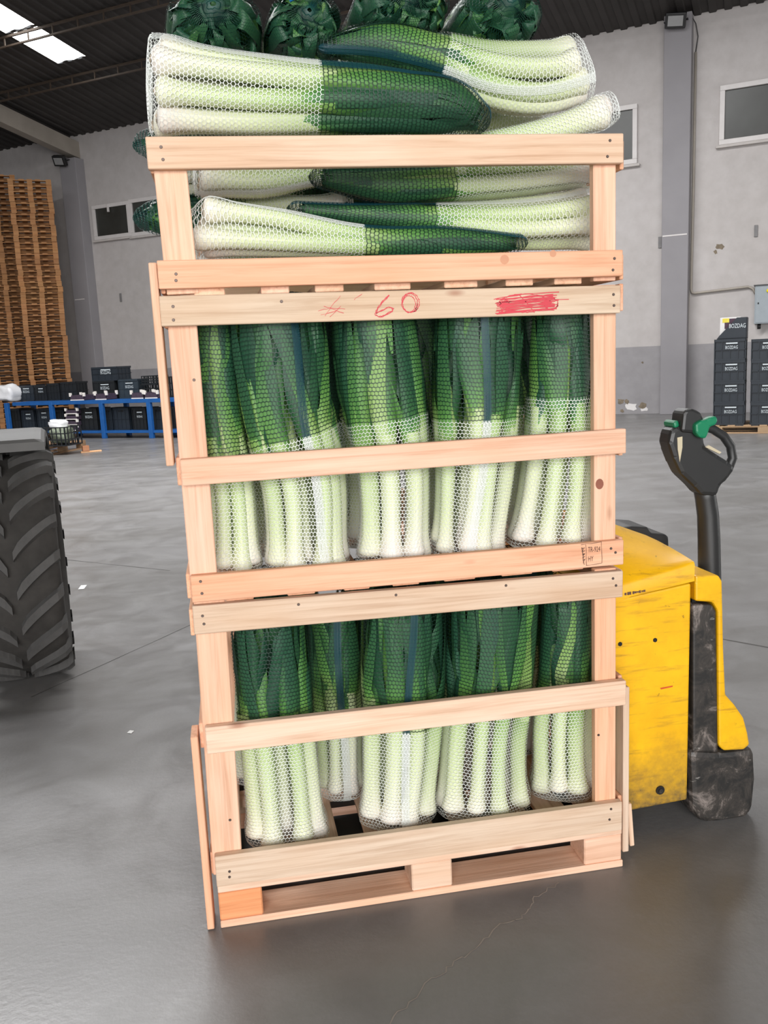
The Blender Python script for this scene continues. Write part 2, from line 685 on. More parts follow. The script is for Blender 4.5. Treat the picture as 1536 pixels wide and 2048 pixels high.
# ---- middle crate
c2 = thing('wooden_crate', 'middle slatted pine crate bearing red crayon number and black stamp', 'crate', (0, 0, 0.77), 0, 'stacked pine crates')
front_board(c2, (318, 590), (1243, 572), (322, 655), (1240, 624), W3)
front_board(c2, (358, 920), (1253, 857), (366, 972), (1252, 907), W1, y0=-0.003)
front_board(c2, (381, 1155), (1248, 1078), (384, 1204), (1247, 1131), W2)
px_post(c2, 345, 403, 760, 0.79, 1.428, W1, 0.0)
px_post(c2, 1188, 1232, 760, 0.79, 1.428, W1)
side_rest(c2, [(1.40, 0.06), (1.07, 0.06), (0.835, 0.09)], 0.79, 1.428)
stick('post', c2, (-0.0225, 0.035, 1.085), (-0.0225, 0.035, 1.50), 0.06, 0.016, W1, across=(0, 1, 0))
for xa, xb in ((452, 508), (576, 632), (690, 742), (788, 842), (892, 955), (1008, 1070), (1110, 1173)):
    y = 1200 - (xa - 440) * 0.089
    a, b = at(xa, y, 0.005), at(xb, y, 0.005)
    stick('slat', c2, ((a[0] + b[0]) / 2, 0.022, 0.783), ((a[0] + b[0]) / 2, D - 0.02, 0.783), b[0] - a[0], 0.015, W2, across=(1, 0, 0))
nails(c2, [(346, 613), (347, 640), (563, 603), (1227, 589), (1228, 611), (398, 934), (1222, 881), (401, 1163), (404, 1187), (1222, 1097), (1231, 1105)])
nails(c2, [(388, 760), (1208, 585)], 0.02)
# big knot on the right post
kn = at(1199, 968, 0.02)
bm = bmesh.new()
bmesh.ops.create_circle(bm, cap_ends=True, segments=14, radius=0.010)
for v in bm.verts:
    v.co = Vector((v.co.x, 0, v.co.y * 1.25))
KNOT = plain('dark_knot', srgb(140, 82, 62), 0.6)
link('knot', bm_mesh(bm), KNOT, c2, loc=V(kn) - c2.location + Vector((0, -0.0006, 0)))['label'] = 'dark round knot in the right post'


def crayon(parent, name, strokes, y0, wid, m, jitter=0.0012):
    """flat strokes drawn on the face of a board"""
    bm = bmesh.new()
    for k_, st in enumerate(strokes):
        yk = y0 - 0.00006 * (k_ % 24)
        pts = []
        for i in range(len(st) - 1):
            for t in np.linspace(0, 1, 5)[:-1]:
                pts.append((st[i][0] + (st[i + 1][0] - st[i][0]) * t, st[i][1] + (st[i + 1][1] - st[i][1]) * t))
        pts.append(st[-1])
        P = [V(at(q[0] + random.gauss(0, 0.5), q[1] + random.gauss(0, 0.5), yk)) for q in pts]
        prev = None
        for i, q in enumerate(P):
            d = P[min(i + 1, len(P) - 1)] - P[max(i - 1, 0)]
            nrm = Vector((-d.z, 0, d.x))
            if nrm.length < 1e-9:
                continue
            nrm.normalize()
            w = wid * random.uniform(0.4, 1.2)
            a, b = bm.verts.new(q + nrm * w), bm.verts.new(q - nrm * w)
            if prev:
                bm.faces.new((prev[0], a, b, prev[1]))
            prev = (a, b)
    for v in bm.verts:
        v.co -= parent.location
    return link(name, bm_mesh(bm), m, parent)


def circ(cx, cy, rx, ry, a0=0, a1=400, n=14):
    return [(cx + rx * math.cos(math.radians(a0 + (a1 - a0) * i / n)), cy + ry * math.sin(math.radians(a0 + (a1 - a0) * i / n))) for i in range(n + 1)]


six = [(778, 590), (765, 602), (755, 616), (750, 628), (757, 634), (770, 630), (783, 622), (786, 616), (778, 614), (764, 620), (752, 626)]
crayon(c2, 'crayon_number', [six, [(q[0] + 1.5, q[1] + 1) for q in six], circ(820, 606, 15, 19), circ(821, 605, 18, 20, 30, 430), circ(818, 608, 13, 17, 60, 420)], -0.0008, 0.0009, CRAYON)['label'] = 'hand-drawn red number 60'
scr = []
for i in range(30):
    y = 592 + i * 1.05
    scr.append([(998 + random.uniform(-8, 16), y + 6), (1060, y + random.uniform(-3, 3)), (1112 + random.uniform(-14, 6), y - 3)])
scr += [[(988, 598), (1050, 588), (1118, 584)], [(990, 606), (1060, 600), (1138, 598)], circ(1102, 607, 14, 12), circ(1010, 612, 9, 14), [(1040, 590), (1070, 625)], circ(1050, 606, 52, 18, 0, 360, 20)]
crayon(c2, 'crayon_scribble', scr, -0.0008, 0.0011, CRAYON)['label'] = 'red crayon scribble crossing something out'
crayon(c2, 'crayon_strokes', [[(682, 592), (668, 606), (650, 632)], [(724, 588), (708, 600)], [(636, 622), (660, 616), (690, 618)], [(642, 630), (672, 622)], [(660, 634), (682, 612)], [(648, 612), (688, 626)]], -0.0008, 0.0005, CRAYON)
# heat-treatment stamp
bx = at(1182, 1112, 0)
st = thing
sx0, sx1, sy0, sy1 = 1171, 1203, 1086, 1130
crayon(c2, 'stamp_frame', [[(1162, 1090), (1203, 1084), (1204, 1126), (1172, 1131)], [(1172, 1089), (1173, 1131)]], -0.0008, 0.0006, INK)
crayon(c2, 'stamp_mark', [[(1163, 1098), (1169, 1095), (1164, 1104), (1170, 1101)], [(1164, 1110), (1170, 1107), (1165, 1115), (1170, 1113)], [(1165, 1121), (1170, 1118), (1166, 1127)], [(1164, 1094), (1168, 1130)]], -0.0008, 0.0009, INK)
for body, px, py, sz in (('TR-924', 1188, 1099, 0.0165), ('HY', 1181, 1118, 0.0165)):
    me = text_mesh(body, sz)
    o = link('stamp_lettering', me, INK, c2)
    q = at(px, py, 0)
    o.matrix_local = Matrix.Translation(V(q) - c2.location + Vector((0, -0.001, 0))) @ Matrix.Rotation(math.radians(1), 4, 'Y') @ Matrix.Rotation(math.radians(90), 4, 'X') @ Matrix.Diagonal((0.62, 1.1, 1, 1))

# ---- top crate
c3 = thing('wooden_crate', 'low top pine crate heaped with leek bags', 'crate', (0, 0, 1.43), 0, 'stacked pine crates')
front_board(c3, (291, 273), (1248, 266), (295, 338), (1247, 326), srgb(226, 196, 170))
front_board(c3, (313, 521), (1247, 499), (318, 578), (1245, 552), W2)
px_post(c3, 317, 383, 430, 1.437, 1.735, W1, 0.003)
px_post(c3, 1187, 1232, 430, 1.437, 1.735, W1)
side_rest(c3, [(1.705, 0.06), (1.489, 0.10)], 1.437, 1.735)
for xa, xb in ((388, 450), (523, 580), (632, 690), (752, 825), (893, 960), (1017, 1072), (1115, 1170)):
    y = 586 - (xa - 388) * 0.022
    a, b = at(xa, y, 0.005), at(xb, y, 0.005)
    stick('slat', c3, ((a[0] + b[0]) / 2, 0.022, 1.4405), ((a[0] + b[0]) / 2, D - 0.02, 1.4405), b[0] - a[0], 0.016, W1, across=(1, 0, 0))
nails(c3, [(322, 294), (326, 319), (1220, 281), (1215, 313), (352, 548), (352, 561), (1229, 517), (1226, 540)])
KN2 = plain('pine_knot', srgb(204, 146, 112), 0.6)
for px, py, rx in ((1009, 519, 0.010), (1106, 507, 0.0075)):
    bm = bmesh.new()
    bmesh.ops.create_circle(bm, cap_ends=True, segments=12, radius=rx)
    for v in bm.verts:
        v.co = Vector((v.co.x, 0, v.co.y))
    link('knot', bm_mesh(bm), KN2, c3, loc=V(at(px, py, 0)) - c3.location + Vector((0, -0.0007, 0)))

# ------------------------------------------------------------------ leeks in net bags
k = NT('leek_flesh')
tone = k.n('Attribute', attribute_name='tone').outputs['Fac']
uv = k.n('TexCoord').outputs['UV']
st1 = k.noise(k.mapping(uv, (26, 1.1, 1)), 1.0, 3, 0.6)
st2 = k.noise(k.mapping(uv, (80, 2.0, 1)), 1.0, 2, 0.6)
info = k.n('ObjectInfo').outputs['Random']
t2 = k.math('ADD', tone, k.math('MULTIPLY', k.math('SUBTRACT', st1, 0.5), 0.22))
t2 = k.math('ADD', t2, k.math('MULTIPLY', k.math('SUBTRACT', info, 0.5), 0.2))
c = k.ramp(t2, [(0.0, srgb(238, 230, 222)), (0.10, srgb(234, 232, 212)), (0.26, srgb(214, 222, 182)), (0.46, srgb(184, 204, 146)),
                (0.58, srgb(132, 168, 92)), (0.70, srgb(92, 144, 70)), (0.84, srgb(54, 100, 62)), (1.0, srgb(40, 82, 60))])  # leaf greens darkened to carry the dimming under the green net
c = k.mix(1.0, c, k.ramp(st2, [(0.3, (0.86, 0.88, 0.84)), (0.65, (1.04, 1.03, 1.02))]), 'MULTIPLY')
k.base(c)
k.rough(0.42)
k.b.inputs['Specular IOR Level'].default_value = 0.35
k.bump(st2, 0.25, 0.002)
LEEK = k.m
ROOTS = plain('root_plate', srgb(214, 196, 172), 0.9, var=0.2, scale=60)
NETW = plain('white_net_yarn', srgb(232, 236, 232), 0.5, var=0.03)
NETG = plain('dark_green_net_yarn', srgb(14, 44, 34), 0.5, var=0.05)
NETT = plain('teal_net_yarn', srgb(16, 68, 60), 0.5, var=0.05)
SEAMG = plain('teal_net_seam', srgb(10, 66, 78), 0.5, var=0.1)
TIE = plain('blue_plastic_tie', srgb(30, 120, 180), 0.4, var=0.05)


def np_mesh(verts, faces, name='m', tone=None, uv=None, smooth=True):
    """verts (n,3), faces (m,4) quads"""
    me = bpy.data.meshes.new(name)
    n, m = len(verts), len(faces)
    me.vertices.add(n)
    me.vertices.foreach_set('co', np.ascontiguousarray(verts, dtype=np.float32).ravel())
    me.loops.add(m * 4)
    me.loops.foreach_set('vertex_index', np.ascontiguousarray(faces, dtype=np.int32).ravel())
    me.polygons.add(m)
    me.polygons.foreach_set('loop_start', np.arange(0, m * 4, 4, dtype=np.int32))
    if smooth:
        me.polygons.foreach_set('use_smooth', np.ones(m, dtype=bool))
    if tone is not None:
        at_ = me.attributes.new('tone', 'FLOAT', 'POINT')
        at_.data.foreach_set('value', np.ascontiguousarray(tone, dtype=np.float32))
    if uv is not None:
        u = me.uv_layers.new(name='UVMap')
        u.data.foreach_set('uv', np.ascontiguousarray(uv[np.asarray(faces).ravel()], dtype=np.float32).ravel())
    me.update(calc_edges=True)
    return me


def strip_faces(ns, nc, closed):
    f = []
    for i in range(ns - 1):
        for j in range(nc if closed else nc - 1):
            j2 = (j + 1) % nc
            f.append((i * nc + j, i * nc + j2, (i + 1) * nc + j2, (i + 1) * nc + j))
    return np.array(f)


def smooth1(x, y, q):
    """monotone-ish smooth interpolation"""
    x, y = np.asarray(x, float), np.asarray(y, float)
    if y.ndim == 1:
        y = y[:, None]
    m = np.gradient(y, x, axis=0)
    q = np.clip(np.asarray(q, float), x[0], x[-1])
    i = np.clip(np.searchsorted(x, q) - 1, 0, len(x) - 2)
    h = (x[i + 1] - x[i])
    t = ((q - x[i]) / h)[:, None]
    h = h[:, None]
    r = (2 * t**3 - 3 * t**2 + 1) * y[i] + (t**3 - 2 * t**2 + t) * h * m[i] + (-2 * t**3 + 3 * t**2) * y[i + 1] + (t**3 - t**2) * h * m[i + 1]
    return r


class Spine:
    """centre line with half width a (along the first side) and half depth b"""
    def __init__(self, pts, a, b, nvec=None):
        self.p = np.array(pts, float)
        d = np.linalg.norm(np.diff(self.p, axis=0), axis=1)
        self.x = np.concatenate([[0], np.cumsum(d)])
        self.L = self.x[-1]
        self.a, self.b = np.array(a, float), np.array(b, float)
        self.nv = np.array(nvec, float)

    def frame(self, s):
        s = np.asarray(s, float)
        e = 0.004
        lo, hi = np.clip(s, 0, self.L), np.clip(s, 0, self.L)
        p = smooth1(self.x, self.p, lo)
        t = smooth1(self.x, self.p, hi + e) - smooth1(self.x, self.p, lo - e)
        t /= np.linalg.norm(t, axis=1)[:, None] + 1e-12
        p = p + t * (s - lo)[:, None]
        n = np.broadcast_to(self.nv, t.shape)
        n = n - t * (n * t).sum(1)[:, None]
        n /= np.linalg.norm(n, axis=1)[:, None]
        b = np.cross(t, n)
        if (b * np.array([0.0, 1.0, 0.3])).sum(1).mean() < 0:
            b = -b
        return p, t, n, b

    def sec(self, s):
        s = np.asarray(s, float)
        a = smooth1(self.x, self.a, s)[:, 0]
        b = smooth1(self.x, self.b, s)[:, 0]
        return a, b

    def world(self, s, x, y):
        p, t, n, b = self.frame(s)
        return p + n * x[:, None] + b * y[:, None]


def clamp(sp, s, x, y, f=0.97):
    a, b = sp.sec(s)
    # the green end is gathered
    r = np.sqrt((x / a) ** 2 + (y / b) ** 2)
    k_ = np.where(r > f, f / np.maximum(r, 1e-6), 1.0)
    return x * k_, y * k_


ORD = ['first', 'second', 'third', 'fourth', 'fifth', 'sixth', 'seventh', 'eighth', 'ninth', 'tenth']
PI2 = 2 * math.pi


def leek_pair(rng, sp, ex, ey, r, s0, crumple, dense, shade):
    """returns shaft arrays and leaf arrays in (s,x,y)"""
    L = sp.L
    s_end = L * rng.uniform(0.50, 0.60)
    ns, nc = 16, 12
    t = np.concatenate([[0, 0.002, 0.012, 0.03, 0.06, 0.1, 0.16], np.linspace(0.24, 1, ns - 7)])
    prof = np.interp(t, [0, 0.002, 0.012, 0.03, 0.06, 0.1, 0.16, 0.3, 1], [0.25, 0.75, 1.12, 1.28, 1.25, 1.1, 0.97, 0.88, 1.0])
    s = s0 + t * (s_end - s0)
    a, b = sp.sec(s)
    bend = rng.normal(0, 0.05, 2)
    cx = (ex + bend[0] * np.sin(t * 3)) * np.maximum(a - r, 0.0)
    cy = (ey + bend[1] * np.sin(t * 3)) * np.maximum(b - r, 0.0)
    th = np.arange(nc) * PI2 / nc
    rr = r * prof[:, None] * (1 + 0.03 * np.sin(2 * th + rng.uniform(0, 6)))[None, :]
    S = np.repeat(s, nc)
    X = (cx[:, None] + rr * np.cos(th)).ravel()
    Y = (cy[:, None] + rr * np.sin(th)).ravel()
    tone_ = np.interp(t, [0, 0.08, 0.25, 0.6, 1.0], [0.02, 0.10, 0.24, 0.36, 0.54]) + rng.normal(0, 0.025)
    tone_ = np.repeat(np.clip(tone_ * shade, 0, 1), nc)
    uvs = np.stack([np.tile(np.arange(nc) / nc, ns), np.repeat(t, nc)], 1)
    shaft = (S, X, Y, tone_, uvs, strip_faces(ns, nc, True))
    roots = (s0, cx[0], cy[0], r)
    leaves = []
    nl = dense
    for i in range(nl):
        sl0 = s_end - (s_end - s0) * rng.uniform(0.02, 0.22)
        fold = rng.random() < (0.75 if crumple else 0.3)
        sl1 = L * (1.0 - (0.0 if fold and not crumple else rng.uniform(0.0, 0.16 if crumple else 0.08)))
        n = 15
        u = np.linspace(0, 1, n)
        if fold:
            q = rng.uniform(0.74, 0.86)
            sl = np.where(u < q, sl0 + (sl1 - sl0) * (u / q), sl1 - (u - q) / (1 - q) * 0.12)
            sl = np.minimum(sl, sl1 - 0.012 * np.exp(-((u - q) / 0.06) ** 2))
        else:
            sl = sl0 + (sl1 - sl0) * u
        ang = PI2 * (i + rng.uniform(-0.3, 0.3)) / nl + 1.3
        aa, bb = sp.sec(sl)
        x0 = ex * np.maximum(aa - r, 0)
        y0 = ey * np.maximum(bb - r, 0)
        tx, ty = ex * 0.85 + rng.normal(0, 0.30), ey * 0.9 + rng.normal(0, 0.28)
        if crumple:
            an_, ra_ = rng.uniform(0, PI2), math.sqrt(rng.random()) * 0.9
            tx, ty = ra_ * math.cos(an_), ra_ * math.sin(an_)
        w_ = np.clip((u - 0.12) / 0.7, 0, 1) ** 1.1
        out = r * (0.98 + 0.35 * np.sin(np.pi * np.clip(u * 1.4, 0, 1)))
        px = x0 * (1 - w_) + (tx * aa * 0.95) * w_ + np.cos(ang) * out * (1 - w_ * 0.5)
        py = y0 * (1 - w_) + (ty * bb * 0.95) * w_ + np.sin(ang) * out * (1 - w_ * 0.5)
        px += 0.006 * np.sin(u * rng.uniform(3, 8) + rng.uniform(0, 6)) * w_
        if fold:
            o_ = np.clip((u - 0.72) / 0.2, 0, 1)
            py -= o_ * 0.02
            px += o_ * rng.normal(0, 0.02)
        wid = rng.uniform(0.015, 0.0235) * (1.5 if crumple else 1.0) * np.interp(u, [0, 0.15, 0.4, 0.75, 0.93, 1], [0.9, 0.95, 1.0, 0.85, 0.5, 0.2])
        # face direction: outward, turning a little along the leaf
        fa = ang + (math.atan2(py[-1] + 1e-4, px[-1]) - ang) * 0.0 + rng.normal(0, 0.35)
        # towards the bag wall in front
        tgt = math.atan2(ty - 0.35, tx)
        dd = (tgt - ang + math.pi) % PI2 - math.pi
        fdir = ang + dd * np.clip(u * 1.5, 0, 1) * 0.8 + rng.normal(0, 0.25) * u
        if crumple:
            fdir = fdir + rng.uniform(-1.6, 1.6) * np.clip(u * 1.6 - 0.5, 0, 1)
        nv = np.arange(5) - 2
        curl = rng.uniform(0.35, 0.85) * (1 - 0.5 * u)
        SS, XX, YY = [], [], []
        for j in nv:
            q = j / 2.0
            lat = wid * q * np.cos(0.5 * (1 - u) * abs(q))
            dep = -wid * curl * q * q * (1.3 - u) + 0.0012 * (j % 2)
            XX.append(px + np.cos(fdir) * dep - np.sin(fdir) * lat)
            YY.append(py + np.sin(fdir) * dep + np.cos(fdir) * lat)
            SS.append(sl)
        S_, X_, Y_ = np.stack(SS, 1).ravel(), np.stack(XX, 1).ravel(), np.stack(YY, 1).ravel()
        X_, Y_ = clamp(sp, S_, X_, Y_, 0.985 - 0.16 * rng.random() ** 0.8)
        if rng.random() < 0.16:
            tn = np.interp(u, [0, 0.3, 1], [0.54, 0.66, 0.80])
        else:
            tn = np.interp(u, [0, 0.12, 0.35, 1], [0.52, 0.74, 0.88, 1.0]) + rng.normal(0, 0.07)
        tn = np.repeat(np.clip(tn, 0, 1), 5)
        uvs = np.stack([np.tile(np.linspace(0, 0.6, 5), n) + rng.uniform(0, 5), np.repeat(u, 5)], 1)
        leaves.append((S_, X_, Y_, tn, uvs, strip_faces(n, 5, False)))
    return shaft, leaves, roots


def ribbons(P, Q, N, w):
    """flat yarn quads from P to Q lying on the surface with normals N"""
    d = Q - P
    sd = np.cross(N, d)
    sd /= np.linalg.norm(sd, axis=1)[:, None] + 1e-12
    sd *= np.asarray(w).reshape(-1, 1) / 2 if np.ndim(w) else w / 2
    n = len(P)
    v = np.stack([P - sd, P + sd, Q + sd, Q - sd], 1).reshape(-1, 3)
    f = np.arange(n * 4).reshape(n, 4)
    return v, f


def cat_meshes(lst):
    vs, fs, o = [], [], 0
    for v, f in lst:
        vs.append(v)
        fs.append(f + o)
        o += len(v)
    return np.concatenate(vs), np.concatenate(fs)


FINE = 1.0


def make_bag(key, where, spine, n_leeks, r, split, seam=-1.75, seed=0, leeks_dense=7, layout=None, sag=0.0, end_close=0.35, tie=False, group=None, crumple=False, shade=1.0, cell=0.0088):
    rng = np.random.default_rng(seed)
    sp = spine
    L = sp.L
    # positions in the unit disc
    if layout is None:
        layout = []
        no = n_leeks if n_leeks <= 5 else n_leeks - 1
        for i in range(no):
            an = -math.pi / 2 + PI2 * (i + 0.5) / no + rng.normal(0, 0.10)
            layout.append((math.cos(an) * rng.uniform(0.88, 1.0), math.sin(an) * rng.uniform(0.88, 1.0)))
        if n_leeks > 5:
            layout.append((rng.normal(0, 0.1), rng.normal(0, 0.1)))
    clouds = []
    leeks = []
    for (ex, ey) in layout:
        rk = r * rng.uniform(0.92, 1.1)
        s0 = rng.uniform(0.0, 0.022)
        sh, lv, ro = leek_pair(rng, sp, ex, ey, rk, s0, crumple, leeks_dense, shade)
        leeks.append((ex, ey, sh, lv, ro))
        clouds.append(np.stack(sh[:3], 1))
        clouds += [np.stack(q[:3], 1) for q in lv]
    cloud = np.concatenate(clouds)
    # hull by support function at stations
    nst, nph = 64, 64
    sst = np.linspace(0, L, nst)
    ph = np.arange(nph) * PI2 / nph
    cs, sn = np.cos(ph), np.sin(ph)
    H = np.zeros((nst, nph))
    win = 0.020
    for i, s in enumerate(sst):
        m = np.abs(cloud[:, 0] - s) < win
        if m.sum() < 3:
            H[i] = H[i - 1] if i else 0.01
            continue
        c_ = cloud[m]
        H[i] = (c_[:, 1:2] * cs + c_[:, 2:3] * sn).max(0)
    ker = np.array([1, 2, 3, 2, 1.]) / 9
    Hp = np.pad(H, ((2, 2), (0, 0)), mode='edge')
    H = sum(ker[i] * Hp[i:i + nst] for i in range(5))
    # polar radius of the convex section
    dphi = ph[:, None] - ph[None, :]
    cosd = np.cos(dphi)
    Rr = np.zeros_like(H)
    for i in range(nst):
        q = np.where(cosd > 0.08, H[i][None, :] / np.maximum(cosd, 0.08), 1e9)
        Rr[i] = q.min(1)
    Rr += 0.0022
    # extend past both ends: closed bottom at the bulbs, gathered at the leaf tips
    ext_s = np.concatenate([[-0.010, -0.009, -0.005], sst, [L + 0.008, L + 0.016, L + 0.022]])
    R_ext = np.concatenate([[Rr[0] * 0.05], [Rr[0] * 0.55], [Rr[0] * 0.92], Rr, [Rr[-1] * 0.85], [Rr[-1] * 0.5], [Rr[-1] * 0.1]]) if True else None
    # parametrise by arc position so the end caps get rows too
    mean = R_ext.mean(1)
    arc = np.concatenate([[0], np.cumsum(np.sqrt(np.diff(ext_s) ** 2 + np.diff(mean) ** 2))])

    def surf(q, phi, off=0.0):
        q = np.clip(q, 0, arc[-1] - 1e-6)
        i = np.clip(np.searchsorted(arc, q, side='right') - 1, 0, len(arc) - 2)
        f = (q - arc[i]) / (arc[i + 1] - arc[i])
        s = ext_s[i] + (ext_s[i + 1] - ext_s[i]) * f
        g = (phi % PI2) / PI2 * nph
        j = np.floor(g).astype(int) % nph
        h = g - np.floor(g)
        j2 = (j + 1) % nph
        R0 = R_ext[i, j] * (1 - h) + R_ext[i, j2] * h
        R1 = R_ext[i + 1, j] * (1 - h) + R_ext[i + 1, j2] * h
        Rf = R0 * (1 - f) + R1 * f + off
        x, y = Rf * np.cos(phi), Rf * np.sin(phi)
        p, t, n, b = sp.frame(s)
        W = p + n * x[:, None] + b * y[:, None]
        N = n * np.cos(phi)[:, None] + b * np.sin(phi)[:, None]
        return W, N, s

    base = thing('net_bag', 'white and green leek net, ' + where, 'bag', tuple(float(x) for x in sp.p[0]), 0, group or 'net bags of leeks')
    org = sp.p[0]
    per = np.median(mean) * PI2
    ncol = max(14, int(per / cell))
    dph = PI2 / ncol
    q_split = np.interp(split, ext_s, arc)
    drow = 0.0080

    def net(q0, q1, amp, w1, w2, dr):
        nr = max(3, int(round((q1 - q0) / dr)))
        rows = np.arange(nr)
        i, j = np.meshgrid(rows, np.arange(ncol), indexing='ij')
        i, j = i.ravel(), j.ravel()
        dq = (q1 - q0) / nr
        ph0 = (j + 0.5 * (i % 2)) * dph + rng.normal(0, 0.05 * dph, len(i)) * 0
        qa = q0 + (i + 0.5) * dq
        wob = lambda q, f: q + 0.0016 * np.sin(f * 3 + seed) + 0.001 * np.sin(f * 7 + q * 60)
        pA, pB, pA2 = ph0 + 0.25 * dph, ph0 + 0.75 * dph, ph0 + 1.25 * dph
        A, NA, _ = surf(wob(qa - amp * dq, pA), pA)
        B, NB, _ = surf(wob(qa + amp * dq, pB), pB)
        A2, _, _ = surf(wob(qa - amp * dq, pA2), pA2)
        C_, _, _ = surf(wob(qa + dq - amp * dq, pB), pB)
        l = [ribbons(A, B, NA, w1), ribbons(B, A2, NB, w1), ribbons(B, C_, NB, w2)]
        v, f = cat_meshes(l)
        return np_mesh(v - org, f, 'net', smooth=False)

    def seam_mesh(q0, q1, w):
        qs = np.arange(q0, q1, 0.0034)
        drift = lambda q: seam + 0.10 * np.sin(q * 9 + seed)
        rloc = np.maximum(np.interp(qs, arc, mean), 0.02)
        l = []
        nk = 5
        for kx in range(nk):
            e0, e1 = (kx / nk - 0.5) * w, ((kx + 1) / nk - 0.5) * w
            P, N, _ = surf(qs, drift(qs) + e0 / rloc, 0.0012)
            Q, _, _ = surf(qs + 0.0034 * (1 if kx % 2 else -1), drift(qs) + e1 / rloc, 0.0012)
            P2, N2, _ = surf(qs + 0.0034, drift(qs) + e0 / rloc, 0.0014)
            l += [ribbons(P, Q, N, 0.0012), ribbons(P, P2, N2, 0.0009)]
        v, f = cat_meshes(l)
        return np_mesh(v - org, f, 'seam', smooth=False)

    w = link('white_netting', net(0.002, q_split, 0.18, 0.0013, 0.0008, drow), NETW, base)
    w['label'] = 'white netting over the pale stalks'
    g = link('green_netting', net(q_split, arc[-1] - 0.002, 0.10, 0.0017, 0.0007, 0.0095), NETT if crumple else NETG, base)
    g['label'] = 'dark green netting over the leaves'
    link('seam', seam_mesh(0.03, q_split, 0.021), NETW, base)['label'] = 'dense white seam of the net'
    link('seam', seam_mesh(q_split, arc[-1] - 0.01, 0.019), SEAMG, base)['label'] = 'dense teal seam of the net'
    if tie:
        P, N, _ = surf(np.full(1, arc[-1] - 0.012), np.array([1.2]))
        c0 = V(P[0] - org)
        link('tie', tube_mesh([c0 + Vector((-0.05, -0.02, 0.0)), c0 + Vector((-0.02, -0.03, 0.012)), c0 + Vector((0.01, -0.03, 0.02)), c0 + Vector((0.04, -0.02, 0.045))], 0.004, 6), TIE, base)['label'] = 'blue plastic tie'
    # leeks as objects
    front = sorted([q for q in leeks if q[1] < 0.25], key=lambda q: q[0])
    rear = sorted([q for q in leeks if q[1] >= 0.25], key=lambda q: q[0])
    side = 'bottom' if abs(sp.nv[2]) > 0.6 else 'left'
    out = [base]
    for q in leeks:
        ex, ey, sh, lv, ro = q
        if q in front if False else any(q is z for z in front):
            i = [z is q for z in front].index(True)
            lab = 'front leek, %s from the %s, in ' % (ORD[i], side) + where
            grp = None
        else:
            lab = 'rear leek, %s from the %s, in ' % (ORD[[z is q for z in rear].index(True)], side) + where
            grp = None
        S, X, Y, tn, uvs, fc = sh
        Wd = sp.world(S, X, Y)
        o0 = Wd[:12].mean(0)
        root = thing('leek', lab, 'leek', tuple(float(x) for x in o0), 0, grp or 'leeks in ' + key)
        link('shaft', np_mesh(Wd - o0, fc, 'shaft', tn, uvs), LEEK, root)
        p_, t_, n_, b_ = sp.frame(np.array([ro[0]]))
        cc = p_[0] + n_[0] * ro[1] + b_[0] * ro[2]
        bm = bmesh.new()
        c0 = bm.verts.new(V(cc - o0 - t_[0] * 0.005))
        ring = []
        for kx in range(10):
            an = PI2 * kx / 10
            rr = ro[3] * 0.55 * (1 + 0.25 * rng.normal())
            ring.append(bm.verts.new(V(cc - o0 + (n_[0] * math.cos(an) + b_[0] * math.sin(an)) * rr + t_[0] * 0.001 * rng.normal())))
        for kx in range(10):
            bm.faces.new((c0, ring[kx], ring[(kx + 1) % 10]))
        link('root_plate', bm_mesh(bm), ROOTS, root)
        for (S, X, Y, tn, uvs, fc) in lv:
            link('leaf', np_mesh(sp.world(S, X, Y) - o0, fc, 'leaf', tn, uvs), LEEK, root)
        out.append(root)
    return out


def px_spine(stations, Y, ratio=0.8, z0=None, bmax=None):
    """stations: ((x,y),(x,y)) photo points of the two edges, from the bulb end to the leaf end, on the plane Y"""
    pts, a = [], []
    ys = Y if isinstance(Y, (list, tuple)) else [Y] * len(stations)
    nv = None
    for (l, r_), yy in zip(stations, ys):
        p, q = at(l[0], l[1], yy), at(r_[0], r_[1], yy)
        pts.append((p + q) / 2)
        a.append(np.linalg.norm(q - p) / 2)
        if nv is None:
            nv = q - p
    if z0 is not None:
        dz = z0 - pts[0][2]
        pts[0] = pts[0] + np.array([0, 0, dz])
    b = [min(x * ratio, bmax or 9) for x in a]
    return Spine(pts, a, b, nv / np.linalg.norm(nv))


bags = {}
Z1, Z2 = 0.144, 0.812
